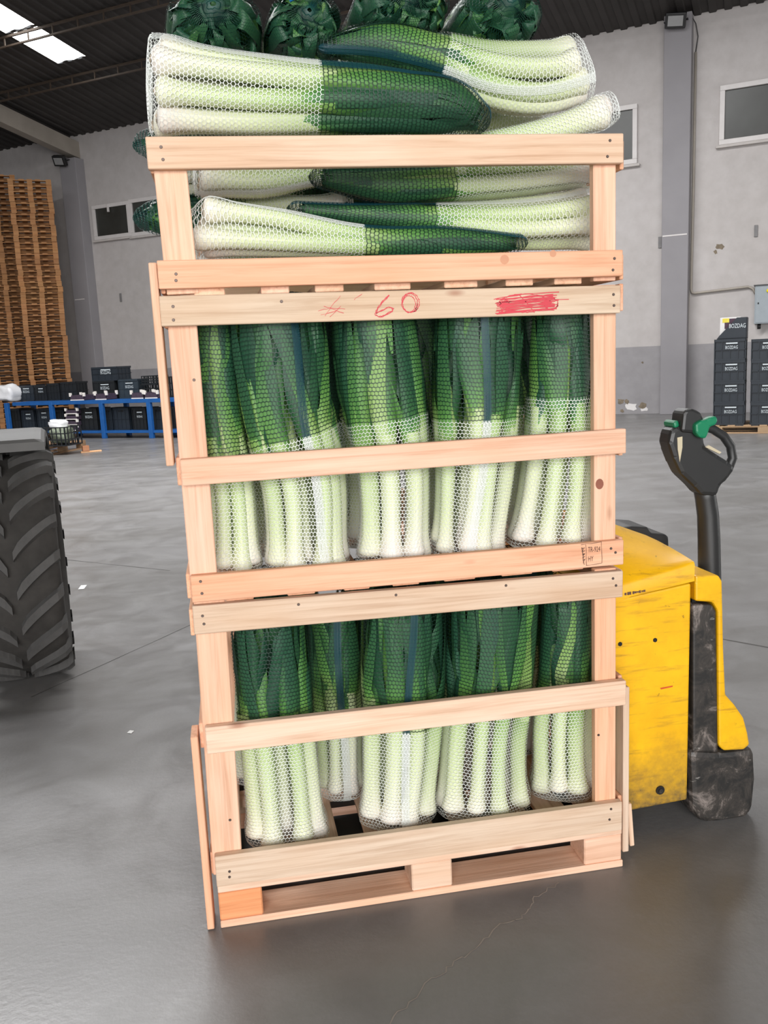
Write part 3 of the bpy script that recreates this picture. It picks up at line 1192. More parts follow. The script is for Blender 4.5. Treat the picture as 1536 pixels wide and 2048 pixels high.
# upright bags: edges left/right from the stalk end up to the leaf tips; the depth axis points to the back
UP = [
    # key, where, stations, Y, n, r, split row, seam, seed, z0
    ('m1', "the middle crate's far left bag", [((404, 1146), (528, 1140)), ((398, 960), (512, 955)), ((385, 850), (490, 845)), ((372, 612), (470, 606))], 0.155, 9, 0.0196, 912, 1.2, 1, Z2),
    ('m2', "the middle crate's second bag from left", [((528, 1128), (704, 1122)), ((512, 960), (702, 930)), ((478, 850), (684, 850)), ((440, 608), (650, 602))], 0.128, 10, 0.0218, 872, -1.25, 2, Z2),
    ('m3', "the middle crate's centre bag", [((710, 1114), (864, 1108)), ((702, 930), (864, 920)), ((672, 800), (858, 790)), ((652, 606), (836, 600))], 0.130, 9, 0.0223, 838, 1.0, 3, Z2),
    ('m4', "the middle crate's second bag from right", [((862, 1108), (1004, 1102)), ((866, 930), (1034, 920)), ((862, 800), (1042, 795)), ((866, 600), (1046, 594))], 0.135, 10, 0.0205, 838, -1.65, 4, Z2),
    ('m5', "the middle crate's far right bag", [((1008, 1092), (1188, 1086)), ((1040, 900), (1194, 890)), ((1050, 780), (1192, 775)), ((1060, 596), (1186, 588))], 0.145, 9, 0.0214, 795, 1.6, 5, Z2),
    ('b1', "the bottom crate's far left bag", [((492, 1712), (664, 1700)), ((474, 1500), (642, 1485)), ((462, 1390), (630, 1380)), ((450, 1226), (612, 1214))], 0.128, 10, 0.0214, 1452, 1.4, 6, Z1),
    ('b2', "the bottom crate's recessed second bag from left", [((640, 1650), (732, 1645)), ((630, 1480), (730, 1475)), ((622, 1380), (728, 1375)), ((610, 1210), (724, 1203))], 0.31, 7, 0.0187, 1415, -1.5, 7, Z1),
    ('b3', "the bottom crate's centre bag", [((720, 1672), (868, 1662)), ((722, 1480), (884, 1468)), ((718, 1380), (892, 1368)), ((720, 1196), (892, 1184))], 0.135, 9, 0.0218, 1440, -1.55, 8, Z1),
    ('b4', "the bottom crate's second bag from right", [((872, 1652), (1058, 1640)), ((884, 1470), (1060, 1445)), ((890, 1360), (1072, 1345)), ((892, 1180), (1086, 1166))], 0.130, 10, 0.0209, 1410, 1.5, 9, Z1),
    ('b5', "the bottom crate's far right bag", [((1062, 1616), (1190, 1602)), ((1060, 1450), (1188, 1430)), ((1074, 1350), (1190, 1340)), ((1084, 1172), (1190, 1162))], 0.165, 8, 0.0214, 1385, 1.2, 10, Z1),
]


def split_at(sp, row, Y, horizontal=False):
    s = np.linspace(0, sp.L, 200)
    p = sp.frame(s)[0]
    best = None
    for q, w in zip(s, p):
        c_ = ROT @ (w - CAM)
        v = c_[1 - (1 if horizontal else 0)] / c_[2] * F_PX + (768 if horizontal else 1024)
        e = abs(v - row)
        if best is None or e < best[0]:
            best = (e, q)
    return best[1]


for key, where, stn, Y, n, r, row, seam, seed, z0 in UP:
    sp = px_spine(stn, Y, 0.86 if n > 6 else 0.95, z0, 0.088)
    bags[key] = make_bag(key, where, sp, n, r, split_at(sp, row, Y), seam, seed)

# lying bags: edges lower/upper from the stalk end to the leaf end
LY = [
    ('t3', "the white-left bag low in the top crate", [((386, 516), (386, 384)), ((550, 518), (550, 408)), ((725, 516), (725, 448)), ((900, 514), (905, 454)), ((1046, 498), (1030, 474))], 0.138, 6, 0.0215, 726, -0.6, 21),
    ('t4', "the white-right bag low in the top crate", [((1192, 500), (1186, 372)), ((1020, 500), (1020, 396)), ((870, 470), (870, 406)), ((730, 452), (730, 408)), ((592, 432), (594, 404))], 0.19, 6, 0.0215, 870, -0.45, 22),
    ('t1', "the upper white-left bag inside the top crate", [((398, 392), (392, 300)), ((520, 398), (520, 310)), ((640, 372), (640, 320)), ((800, 380), (800, 330)), ((900, 380), (900, 340))], 0.30, 6, 0.0215, 648, -2.6, 23),
    ('t2', "the upper white-right bag inside the top crate", [((1188, 372), (1188, 296)), ((1050, 398), (1050, 300)), ((905, 408), (905, 310)), ((760, 408), (760, 322)), ((636, 372), (636, 338))], 0.21, 6, 0.0215, 906, 2.6, 24),
    ('u1', "the big white-left bag topping the stack", [((318, 272), (292, 58)), ((450, 276), (440, 86)), ((635, 274), (635, 114)), ((800, 272), (800, 132)), ((925, 270), (905, 166)), ((968, 266), (955, 218))], 0.135, 9, 0.0235, 635, -0.75, 25),
    ('u2', "the white-right bag topping the stack", [((1190, 196), (1128, 84)), ((1095, 238), (1075, 80)), ((985, 226), (985, 80)), ((884, 172), (884, 64)), ((760, 140), (760, 42)), ((648, 112), (656, 74))], 0.27, 8, 0.0235, 884, -2.15, 26),
    ('u3', "the slim bag jutting right above the rail", [((1232, 248), (1214, 188)), ((1100, 290), (1095, 232)), ((980, 316), (975, 262)), ((850, 330), (850, 276)), ((700, 335), (700, 290))], 0.20, 4, 0.024, 850, 2.6, 27),
]
for key, where, stn, Y, n, r, col, seam, seed in LY:
    sp = px_spine(stn, Y, 1.0, None, 0.085)
    bags[key] = make_bag(key, where, sp, n, r, split_at(sp, col, Y, True), seam, seed, leeks_dense=8)

# bags lying front to back on top of the heap: only their gathered leaf ends face the camera
for key, where, (cx, cy, rx, ry), seed, tie in (
        ('e1', 'the leftmost leafy bundle atop the heap', (426, 22, 116, 84), 31, False),
        ('e2', 'the blue-tied leafy bundle atop the heap', (616, 34, 88, 76), 32, True),
        ('e3', 'the third leafy bundle atop the heap', (815, -8, 112, 68), 33, False),
        ('e4', 'the rightmost leafy bundle atop the heap', (1014, 10, 94, 74), 34, False)):
    c0 = at(cx, cy, 0.27)
    sc_ = np.linalg.norm(at(cx + 1, cy, 0.27) - c0)
    rx, ry = rx * sc_, ry * sc_
    ys = [0.78, 0.62, 0.44, 0.35, 0.30, 0.268, 0.25]
    pts = [np.array([c0[0], y, c0[2] - (0.03 if y > 0.5 else 0)]) for y in ys]
    fr = [0.9, 0.95, 1.0, 0.97, 0.85, 0.62, 0.36]
    sp = Spine(pts, [rx * f for f in fr], [ry * f for f in fr], (1, 0, 0))
    bags[key] = make_bag(key, where, sp, 8, 0.024, sp.L * 0.5, 1.0, seed, leeks_dense=11, tie=tie, crumple=True)
# leafy ends poking out of the left side of the top crate
for key, where, (cx, cy, ry), seed in (
        ('l1', 'the upper bundle bulging left of the rails', (300, 292, 44), 41),
        ('l2', 'the lower bundle bulging left of the posts', (305, 436, 48), 42)):
    Y = 0.45
    c0 = at(cx, cy, Y)
    sc_ = np.linalg.norm(at(cx + 1, cy, Y) - c0)
    xs = [0.50, 0.35, 0.18, 0.05, -0.01, -0.035]
    x_end = at(282, cy, Y)[0]
    xs = [x_end + d for d in (0.52, 0.38, 0.22, 0.10, 0.055, 0.02, 0.002)]
    fr = [1, 1, 1, 0.96, 0.82, 0.58, 0.34]
    sp = Spine([np.array([x, Y, c0[2]]) for x in xs], [ry * sc_ * f for f in fr], [0.075 * f for f in fr], (0, 0, 1))
    bags[key] = make_bag(key, where, sp, 6, 0.022, sp.L * 0.5, 1.0, seed, leeks_dense=12, crumple=True)

# further rows in the crates: copies of front bags set further back
BACKROW = []
for tier, keys in (('middle', ['m2', 'm4', 'm3', 'm2', 'm3']), ('bottom', ['b4', 'b1', 'b3', 'b4', 'b3'])):
    for row, (yy, xs_) in enumerate(((0.38 if tier == 'middle' else 0.46, (0.16, 0.30, 0.43, 0.65, 0.86)),)):
        for j, x in enumerate(xs_):
            if tier == 'bottom' and row == 0 and j == 1:
                continue          # the recessed bag b2 already stands here
            kk = keys[j]
            b0 = bags[kk][0].location
            BACKROW.append((kk, x - b0.x, yy - b0.y, tier))
for i, (key, dx, dy, tier) in enumerate(BACKROW):
    for o in bags[key]:
        c = copy_tree(o)
        c.location = Vector(o.location) + Vector((dx, dy, 0.0))
        if o['category'] == 'bag':
            c['label'] = 'net bag of leeks standing in the shaded rear rows of the %s crate' % tier
            c['group'] = 'rear bags of the %s crate' % tier
        else:
            c['label'] = 'leek in the shaded rear rows of bags in the %s crate' % tier
            c['group'] = 'rear leeks of the %s crate' % tier
for key, dy, dz in (('t3', 0.50, 0.0), ('t2', 0.40, 0.0), ('u1', 0.42, -0.07), ('t4', 0.27, 0.05), ('t1', 0.30, -0.03), ('u2', 0.26, -0.05)):
    for o in bags[key]:
        c = copy_tree(o)
        c.location = Vector(o.location) + Vector((0, dy, dz))
        what = 'net bag' if o['category'] == 'bag' else 'leek'
        c['label'] = '%s lying at the shaded back of the heap in the top crate' % what
        c['group'] = '%ss at the back of the top crate' % what

# ------------------------------------------------------------------ yellow powered pallet truck
k = NT('scuffed_yellow_paint')
p = k.obj()
a1 = k.noise(p, 9, 6, 0.7)
a2 = k.noise(k.mapping(p, (6, 6, 60)), 1.0, 5, 0.7)
a3 = k.noise(p, 38, 5, 0.7)
sepz = k.n('SeparateXYZ')
k.l(p, sepz.inputs[0])
c = k.ramp(a1, [(0.25, srgb(226, 166, 10)), (0.7, srgb(246, 190, 18))])
c = k.mix(k.ramp(a2, [(0.55, (0, 0, 0)), (0.68, (0.75, 0.75, 0.75))]), c, srgb(186, 138, 32))
c = k.mix(k.ramp(a3, [(0.65, (0, 0, 0)), (0.72, (0.7, 0.7, 0.7))]), c, srgb(96, 70, 26))
# road dirt near the lower edge of the panels
low = k.ramp(k.math('ADD', sepz.outputs[2], k.math('MULTIPLY', k.math('SUBTRACT', a1, 0.5), 0.22)), [(0.07, (1, 1, 1)), (0.26, (0, 0, 0))])
c = k.mix(k.math('MULTIPLY', low, k.math('MULTIPLY', a3, 1.5)), c, srgb(92, 80, 58))
k.base(c)
k.rough(0.42)
YEL = k.m
k = NT('scraped_black_bumper')
p = k.obj()
a1 = k.noise(p, 14, 6, 0.75, 0.8)
a2 = k.noise(k.mapping(p, (20, 20, 70)), 1.0, 4, 0.7)
c = k.ramp(a1, [(0.42, srgb(36, 35, 34)), (0.56, srgb(62, 57, 53)), (0.68, srgb(134, 124, 118))])
c = k.mix(k.ramp(a2, [(0.66, (0, 0, 0)), (0.72, (0.7, 0.7, 0.7))]), c, srgb(160, 156, 150))
k.base(c)
k.rough(0.5)
BUMP = k.m
HANDLE = plain('dark_grey_handle_plastic', srgb(40, 40, 40), 0.42, var=0.1)
GREEN = plain('green_lever_plastic', srgb(20, 122, 84), 0.35, var=0.08)
HOLESHADE_LOCK = plain('hole_shade_lock_black', srgb(16, 14, 12), 0.7)  # near black of the lock; elsewhere paints the shade inside holes
STEEL = plain('dark_steel', srgb(52, 50, 48), 0.5, 0.6)
CREAM = plain('cream_sticker', srgb(196, 184, 156), 0.6)

tr = thing('pallet_truck', 'yellow electric pallet truck with black tiller beside the crates', 'pallet truck', (1.25, 0.40, 0.0))


def px_poly(pts, y):
    return [(float(q[0]), float(q[2])) for q in (at(a, b, y) for a, b in pts)]


def px_prism(name, pts, y0, y1, m, bev=0.004, parent=None, smooth=False):
    bm = bmesh.new()
    add_prism(bm, px_poly(pts, y0), y0, y1, bev)
    bmesh.ops.translate(bm, verts=bm.verts, vec=-tr.location)
    o = link(name, bm_mesh(bm, name, smooth), m, parent or tr)
    return o


bm = bmesh.new()
add_prism(bm, [(1.03, 0.062), (1.252, 0.073), (1.252, 0.680), (1.03, 0.652)], 0.14, 0.66, 0.006)
bmesh.ops.translate(bm, verts=bm.verts, vec=-tr.location)
body = link('chassis', bm_mesh(bm), YEL, tr)
# hood: front skirt with a crease, domed top
xs = np.linspace(1.03, 1.256, 10)
yv = [0.132, 0.132, 0.137, 0.16, 0.20, 0.26, 0.33, 0.40, 0.47, 0.54, 0.60, 0.64, 0.663, 0.668, 0.668]
bm = bmesh.new()
g = []
for x in xs:
    lo = 0.655 + (x - 1.03) * 0.14 + (0.0 if x > 1.08 else -(1.08 - x) * 0.25)
    cr = 0.690 + (x - 1.03) * 0.21
    h = max(0.012, 0.072 + (1.17 - x) * 0.62)
    row = []
    for i, y in enumerate(yv):
        if i in (0, len(yv) - 1):
            z = lo
        elif i in (1, len(yv) - 2):
            z = cr - 0.006
        else:
            t = 1 - abs((y - 0.40) / 0.265)
            z = cr + h * (1 - (1 - max(0, t)) ** 1.7)
        row.append(bm.verts.new((x, y, z)))
    g.append(row)
for i in range(len(xs) - 1):
    for j in range(len(yv) - 1):
        bm.faces.new((g[i][j], g[i + 1][j], g[i + 1][j + 1], g[i][j + 1]))
bm.faces.new([v for v in g[-1]])
bm.faces.new([v for v in g[0]][::-1])
bmesh.ops.recalc_face_normals(bm, faces=bm.faces)
bmesh.ops.translate(bm, verts=bm.verts, vec=-tr.location)
hm = bm_mesh(bm, 'hood', True)
hm.set_sharp_from_angle(angle=math.radians(40))
link('hood', hm, YEL, tr)
px_prism('battery_plug', [(1243, 1056), (1262, 1052), (1296, 1054), (1302, 1066), (1330, 1068), (1338, 1074), (1339, 1112), (1300, 1112), (1270, 1085)], 0.46, 0.58, BLACKPL, 0.006)
px_prism('front_cover', [(1391, 1166), (1391, 1152), (1438, 1151), (1445, 1162), (1448, 1300), (1452, 1390), (1470, 1410), (1488, 1436), (1496, 1466), (1500, 1490), (1488, 1500), (1448, 1502), (1438, 1492), (1436, 1222), (1426, 1205), (1391, 1203)], 0.140, 0.62, YEL, 0.006)
px_prism('side_cover', [(1386, 1210), (1424, 1209), (1433, 1222), (1437, 1505), (1386, 1505)], 0.143, 0.6, BUMP, 0.006)
px_prism('slot_shade', [(1384, 1166), (1392, 1166), (1392, 1212), (1384, 1212)], 0.17, 0.55, HOLESHADE_LOCK, 0.0)  # dark filler block, painted shade of the gap beside the chassis
px_prism('bumper', [(1380, 1502), (1440, 1505), (1510, 1498), (1513, 1560), (1507, 1620), (1490, 1640), (1440, 1650), (1402, 1645), (1385, 1620)], 0.138, 0.63, BUMP, 0.016)
px_prism('column_recess', [(1396, 1153), (1428, 1152), (1428, 1148), (1396, 1149)], 0.20, 0.34, plain('pale_grease_label', srgb(190, 184, 176), 0.5), 0.001)
for q in ((1240, 1288), (1310, 1280)):
    bm = bmesh.new()
    bmesh.ops.create_cone(bm, cap_ends=True, segments=6, radius1=0.0062, radius2=0.0062, depth=0.003)
    bmesh.ops.rotate(bm, cent=(0, 0, 0), matrix=Matrix.Rotation(math.radians(90), 3, 'X'), verts=bm.verts)
    link('bolt_hole_shade', bm_mesh(bm), HOLESHADE_LOCK, tr, loc=V(at(q[0], q[1], 0.14)) - tr.location)  # dark disc on the panel, painted shade of a hole
bm = bmesh.new()
for r_, z in ((0.014, 0.0), (0.014, -0.004), (0.009, -0.004), (0.008, -0.001), (0.005, -0.001), (0.004, -0.005), (0.0, -0.005)):
    pass
bmesh.ops.create_cone(bm, cap_ends=True, segments=16, radius1=0.0135, radius2=0.012, depth=0.006)
bmesh.ops.rotate(bm, cent=(0, 0, 0), matrix=Matrix.Rotation(math.radians(90), 3, 'X'), verts=bm.verts)
bl = link('bolt', bm_mesh(bm), STEEL, tr, loc=V(at(1320, 1580, 0.14)) - tr.location)
bm = bmesh.new()
bmesh.ops.create_cone(bm, cap_ends=True, segments=6, radius1=0.0065, radius2=0.0065, depth=0.006)
bmesh.ops.rotate(bm, cent=(0, 0, 0), matrix=Matrix.Rotation(math.radians(90), 3, 'X'), verts=bm.verts)
link('bolt_head', bm_mesh(bm), BUMP, bl, loc=(0, -0.004, 0))
# worn print on the hood skirt and a red scratch
bm = bmesh.new()
for i in range(9):
    x = 1252 + i * 4.6 + random.uniform(-1, 1)
    y = 1188 - (x - 1252) * 0.17
    w = random.uniform(1.0, 2.6) if i > 3 else random.uniform(2.2, 3.4)
    q = [bm.verts.new(V(at(x + dx, y + dy, 0.131)) - tr.location) for dx, dy in ((-1.7, -w), (2.2, -w - 0.5), (2.0, w), (-1.8, w))]
    bm.faces.new(q)
link('worn_print', bm_mesh(bm), INK, tr)
bm = bmesh.new()
q = [bm.verts.new(V(at(x, y, 0.1393)) - tr.location) for x, y in ((1320, 1376), (1346, 1371), (1345, 1374), (1322, 1379))]
bm.faces.new(q)
link('red_scratch', bm_mesh(bm), plain('red_scratch_paint', srgb(200, 80, 30), 0.6), tr)
SHADEFORK = plain('shade_black_fork', srgb(26, 24, 23), 0.7)  # steel forks blackened so the pallet openings read as deep shade
# forks, load rollers and drive wheel
for y0 in (0.150, 0.530):
    bm = bmesh.new()
    add_box(bm, 0.03, 1.04, y0, y0 + 0.14, 0.034, 0.084, 0.006)
    bmesh.ops.translate(bm, verts=bm.verts, vec=-tr.location)
    f = link('fork', bm_mesh(bm), SHADEFORK, tr)
    bm = bmesh.new()
    bmesh.ops.create_cone(bm, cap_ends=True, segments=18, radius1=0.036, radius2=0.036, depth=0.08)
    bmesh.ops.rotate(bm, cent=(0, 0, 0), matrix=Matrix.Rotation(math.radians(90), 3, 'X'), verts=bm.verts)
    link('load_roller', bm_mesh(bm), BLACKPL, f, loc=Vector((0.22, y0 + 0.07, 0.0365)) - tr.location)
bm = bmesh.new()
bmesh.ops.create_cone(bm, cap_ends=True, segments=24, radius1=0.1, radius2=0.1, depth=0.08)
bmesh.ops.rotate(bm, cent=(0, 0, 0), matrix=Matrix.Rotation(math.radians(90), 3, 'X'), verts=bm.verts)
link('drive_wheel', bm_mesh(bm), BLACKPL, tr, loc=Vector((1.35, 0.40, 0.101)) - tr.location)

# tiller
TY = 0.30


def tp(x, y, dy=0.0):
    return V(at(x, y, TY + dy)) - tr.location


til = link('tiller_arm', None, None, tr)
bpy.data.objects.remove(til)
bm = bmesh.new()
add_tube(bm, [tp(1420, 1230), tp(1419, 1150), tp(1418, 1080), tp(1416, 1030), tp(1411, 995), tp(1406, 965)], [0.031, 0.031, 0.030, 0.029, 0.028, 0.029], 14, flat=1.0)
til = link('tiller_arm', bm_mesh(bm, 't', True), HANDLE, tr)
bm = bmesh.new()
add_prism(bm, [(q.x, q.z) for q in (tp(a, b) for a, b in ((1330, 858), (1344, 850), (1392, 850), (1398, 890), (1423, 907), (1444, 920), (1458, 932), (1446, 952), (1428, 970), (1422, 990), (1391, 988), (1376, 970), (1350, 946), (1335, 914), (1325, 884)))], -0.035, 0.03, 0.012)
bmesh.ops.translate(bm, verts=bm.verts, vec=(0, TY - 0.40, 0))
head = link('tiller_head', bm_mesh(bm), HANDLE, tr)
bm = bmesh.new()
add_prism(bm, [(q.x, q.z) for q in (tp(a, b) for a, b in ((1346, 862), (1350, 826), (1356, 817), (1368, 815), (1384, 822), (1391, 836), (1390, 866)))], -0.045, 0.02, 0.008)
bmesh.ops.translate(bm, verts=bm.verts, vec=(0, TY - 0.40, 0))
link('control_pod', bm_mesh(bm), HANDLE, head)
bm = bmesh.new()
add_tube(bm, [tp(1388, 850), tp(1404, 852), tp(1425, 858), tp(1447, 872), tp(1461, 892), tp(1465, 916), tp(1456, 938), tp(1442, 954), tp(1426, 966)], [0.0125, 0.0125, 0.0125, 0.0125, 0.0125, 0.0125, 0.013, 0.015, 0.015], 12)
link('grip_loop', bm_mesh(bm, 'g', True), HANDLE, head)
bm = bmesh.new()
add_tube(bm, [tp(1350, 848, 0.02), tp(1338, 852, 0.03), tp(1329, 868, 0.035), tp(1330, 895, 0.03), tp(1340, 920, 0.02)], 0.011, 10)
link('grip_loop', bm_mesh(bm, 'g', True), HANDLE, head)
for pts, y0, y1 in ((((1367, 846), (1378, 838), (1389, 836), (1398, 831), (1408, 829), (1412, 838), (1407, 847), (1396, 851), (1393, 862), (1388, 874), (1376, 872), (1368, 862)), -0.062, -0.035),
                    (((1336, 844), (1346, 838), (1349, 852), (1338, 856)), -0.03, 0.03)):
    bm = bmesh.new()
    add_prism(bm, [(q.x, q.z) for q in (tp(a, b) for a, b in pts)], y0, y1, 0.006)
    bmesh.ops.translate(bm, verts=bm.verts, vec=(0, TY - 0.40, 0))
    link('butterfly_lever', bm_mesh(bm), GREEN, head)
bm = bmesh.new()
add_prism(bm, [(q.x, q.z) for q in (tp(a, b) for a, b in ((1341, 873), (1351, 871), (1351, 892), (1346, 921), (1342, 897)))], -0.0365, -0.0345, 0)
bmesh.ops.translate(bm, verts=bm.verts, vec=(0, TY - 0.40, 0))
link('sticker', bm_mesh(bm), CREAM, head)
bm = bmesh.new()
add_prism(bm, [(q.x, q.z) for q in (tp(a, b) for a, b in ((1397, 892), (1403, 888), (1428, 902), (1424, 905)))], -0.037, -0.03, 0)
bmesh.ops.translate(bm, verts=bm.verts, vec=(0, TY - 0.40, 0))
link('pale_switch', bm_mesh(bm), CREAM, head)

# ------------------------------------------------------------------ tractor wheel and mudguard at the left
RUB = plain('dusty_tyre_rubber', srgb(54, 52, 50), 0.85, var=0.22, scale=14, spec=0.2)
LUGM = plain('worn_tyre_lug', srgb(74, 73, 72), 0.8, var=0.12, scale=20, spec=0.25)
GUARD = plain('dull_black_mudguard', srgb(74, 73, 72), 0.6, var=0.1)
R_T, HW = 0.465, 0.172
ta = math.atan2(0.158, 0.987)
trac = thing('tractor', 'dusty chevron-treaded tractor wheel under its mudguard at left', 'tractor', (-0.815, 1.99, 0.0), ta)
ctr = Vector((0, 0, R_T + 0.026))
bm = bmesh.new()
prof = [(-0.10, 0.27), (-0.15, 0.30), (-0.172, 0.36), (-0.170, 0.41), (-0.158, 0.447), (-0.12, 0.458), (-0.06, 0.464), (0, 0.466), (0.06, 0.464), (0.12, 0.458), (0.158, 0.447), (0.170, 0.41), (0.172, 0.36), (0.15, 0.30), (0.10, 0.27)]
NSEG = 72
rings = []
for i in range(NSEG):
    an = PI2 * i / NSEG
    rings.append([bm.verts.new(ctr + Vector((v, -math.sin(an) * r, math.cos(an) * r))) for v, r in prof])
for i in range(NSEG):
    A, B = rings[i], rings[(i + 1) % NSEG]
    for j in range(len(prof) - 1):
        bm.faces.new((A[j], B[j], B[j + 1], A[j + 1]))
bmesh.ops.recalc_face_normals(bm, faces=bm.faces)
tyre = link('tyre', bm_mesh(bm, 'tyre', True), RUB, trac)


def lug_mesh(side, wear):
    """curved bar from the tread centre out to the shoulder, built on the drum at angle 0 (top)"""
    bm = bmesh.new()
    n = 9
    rows = []
    for i in range(n):
        t = i / (n - 1)
        v = 0.012 + (0.176 - 0.012) * t
        al = 0.30 * t ** 0.75 - 0.02          # leads upward to the shoulder
        base = np.interp(v, [0, 0.06, 0.12, 0.158, 0.172], [0.464, 0.462, 0.456, 0.444, 0.425]) - 0.006
        top = np.interp(v, [0, 0.06, 0.12, 0.158, 0.176], [0.490, 0.489, 0.486, 0.480, 0.466])
        hw = (0.021 - 0.004 * t) * (0.75 if i == 0 else 1)
        row = []
        for da, rr in ((-hw * 1.5, base), (-hw, top), (hw, top), (hw * 1.5, base)):
            an = al + da / 0.48
            row.append(bm.verts.new((side * v, -math.sin(-an) * rr, math.cos(an) * rr)))
        rows.append(row)
    for a, b in zip(rows, rows[1:]):
        for j in range(3):
            bm.faces.new((a[j], b[j], b[j + 1], a[j + 1]))
    bm.faces.new(rows[0])
    bm.faces.new(rows[-1][::-1])
    bmesh.ops.recalc_face_normals(bm, faces=bm.faces)
    return bm_mesh(bm)


for side in (1, -1):
    me = lug_mesh(side, 0)
    me.materials.append(LUGM)
    for i in range(20):
        o = link('lug', me, None, tyre)
        an = PI2 * (i + (0.5 if side < 0 else 0.12)) / 20
        o.location = ctr
        o.rotation_euler = (an, 0, 0)
# rim
bm = bmesh.new()
bmesh.ops.create_cone(bm, cap_ends=True, segments=32, radius1=0.275, radius2=0.275, depth=0.19)
bmesh.ops.rotate(bm, cent=(0, 0, 0), matrix=Matrix.Rotation(math.radians(90), 3, 'Y'), verts=bm.verts)
link('rim', bm_mesh(bm), STEEL, trac, loc=ctr)
# mudguard: curved plate with rounded side lips and a turned-down front edge
bm = bmesh.new()
vv = [-0.17, -0.168, -0.155, -0.12, 0, 0.12, 0.145, 0.158, 0.160]
dr = [-0.04, -0.015, -0.004, 0, 0, 0, -0.004, -0.015, -0.04]
angs = [math.radians(q) for q in (-70, -55, -40, -25, -10, 0, 6, 11, 15, 18, 20)]
g = []
for an in angs:
    g.append([bm.verts.new(ctr + Vector((v, -math.sin(an) * (0.575 + d), math.cos(an) * (0.575 + d)))) for v, d in zip(vv, dr)])
an = angs[-1]
g.append([bm.verts.new(ctr + Vector((v * 0.99, -math.sin(an) * 0.575 - 0.012, math.cos(an) * 0.575 - 0.012 + d * 0.3))) for v, d in zip(vv, dr)])
g.append([bm.verts.new(ctr + Vector((v * 0.99, -math.sin(an) * 0.575 - 0.012, math.cos(an) * 0.575 - 0.046))) for v, d in zip(vv, dr)])
for a, b in zip(g, g[1:]):
    for j in range(len(vv) - 1):
        bm.faces.new((a[j], b[j], b[j + 1], a[j + 1]))
bmesh.ops.recalc_face_normals(bm, faces=bm.faces)
bmesh.ops.solidify(bm, geom=bm.faces[:], thickness=0.006)
link('mudguard', bm_mesh(bm), GUARD, trac)
bm = bmesh.new()
add_box(bm, -0.6, -0.16, -0.03, 0.03, 0.45, 0.53, 0.005)
add_box(bm, -0.24, -0.19, -0.02, 0.02, 0.5, 1.03, 0.004)
link('axle_bracket', bm_mesh(bm), STEEL, trac)

# ------------------------------------------------------------------ far end of the hall


def at_wall(px, py, s=0.0):
    """photo point on the vertical plane s metres in front of the back wall -> (u, z)"""
    r = ray((px, py))
    b = WB - WN * s
    t = np.dot(b - CAM, WN) / np.dot(r, WN)
    q = CAM + t * r
    return float(np.dot(q - WB, WU)), float(q[2])


def wall_thing(name, label, cat, u, s, z, group=None, turn=0.0):
    o = thing(name, label, cat, (0, 0, 0), 0, group)
    o.location = wp(u, s, z)
    o.rotation_euler = (0, 0, WROT + turn)
    return o


# pallets in three tall stacks: local x along the wall, -y towards the hall
PW, PD, PH = 1.06, 0.8, 0.126
bm = bmesh.new()
for x in (-0.53, -0.065, 0.40):
    for y in (-PD, -0.46, -0.10):
        add_box(bm, x, x + 0.13, y, y + 0.10, 0.018, 0.084)
add_box(bm, -0.45, 0.45, -0.45, -0.40, 0.018, 0.084)  # added crosspiece closing the see-through openings so they read dark
for x in (-0.53, -0.065, 0.40):
    add_box(bm, x, x + 0.13, -PD, 0, 0, 0.018)
for y in (-PD, -0.46, -0.10):
    add_box(bm, -0.53, 0.53, y, y + 0.10, 0.084, 0.103)
for x in (-0.53, -0.265, -0.065, 0.135, 0.40):
    add_box(bm, x, x + 0.13, -PD, 0, 0.103, 0.122)
PALLET = bm_mesh(bm)
PALLET.materials.append(OLDWOOD)
PCOL = srgb(168, 124, 84)
for pxc, n, where in ((85, 45, 'the tall right-hand pallet stack near the pillar'), (13, 47, 'the tall middle pallet stack left of the pillar'), (-59, 42, 'the left-hand pallet stack at the frame edge')):
    uc, _ = at_wall(pxc, 600, 1.6)
    fc = wp(uc, 1.6, 0)
    dv = Vector((fc.x - CAM[0], fc.y - CAM[1], 0)).normalized()
    sd = Vector((dv.y, -dv.x, 0))
    ry = math.atan2(sd.y, sd.x)
    jx = 0.0
    for i in range(n):
        jx += random.uniform(-0.004, 0.004)
        o = link('wooden_pallet', PALLET, None, None, color=tint(PCOL, 0.12))
        o.scale = (0.88, 1, 1)
        o.location = fc + dv * (PD + random.uniform(-0.015, 0.015)) + sd * (jx + random.uniform(-0.012, 0.012)) + Vector((0, 0, i * PH + 0.001))
        o.rotation_euler = (0, 0, ry + random.uniform(-0.012, 0.012))
        if i == n - 1:
            tag(o, 'topmost wooden pallet of ' + where, 'pallet', 'stacked pallets')
        else:
            tag(o, 'worn wooden pallet inside ' + where, 'pallet', 'pallets of ' + where)

# crates
CR1 = plain('dark_blue_grey_crate_plastic', srgb(32, 39, 47), 0.5, var=0.1)
CR2 = plain('near_black_crate_plastic', srgb(24, 27, 30), 0.5, var=0.1)
CR3 = plain('slate_crate_plastic', srgb(44, 54, 62), 0.5, var=0.1)
PRINT = plain('white_crate_print', srgb(196, 204, 208), 0.6, var=0.1)
TXT = {}


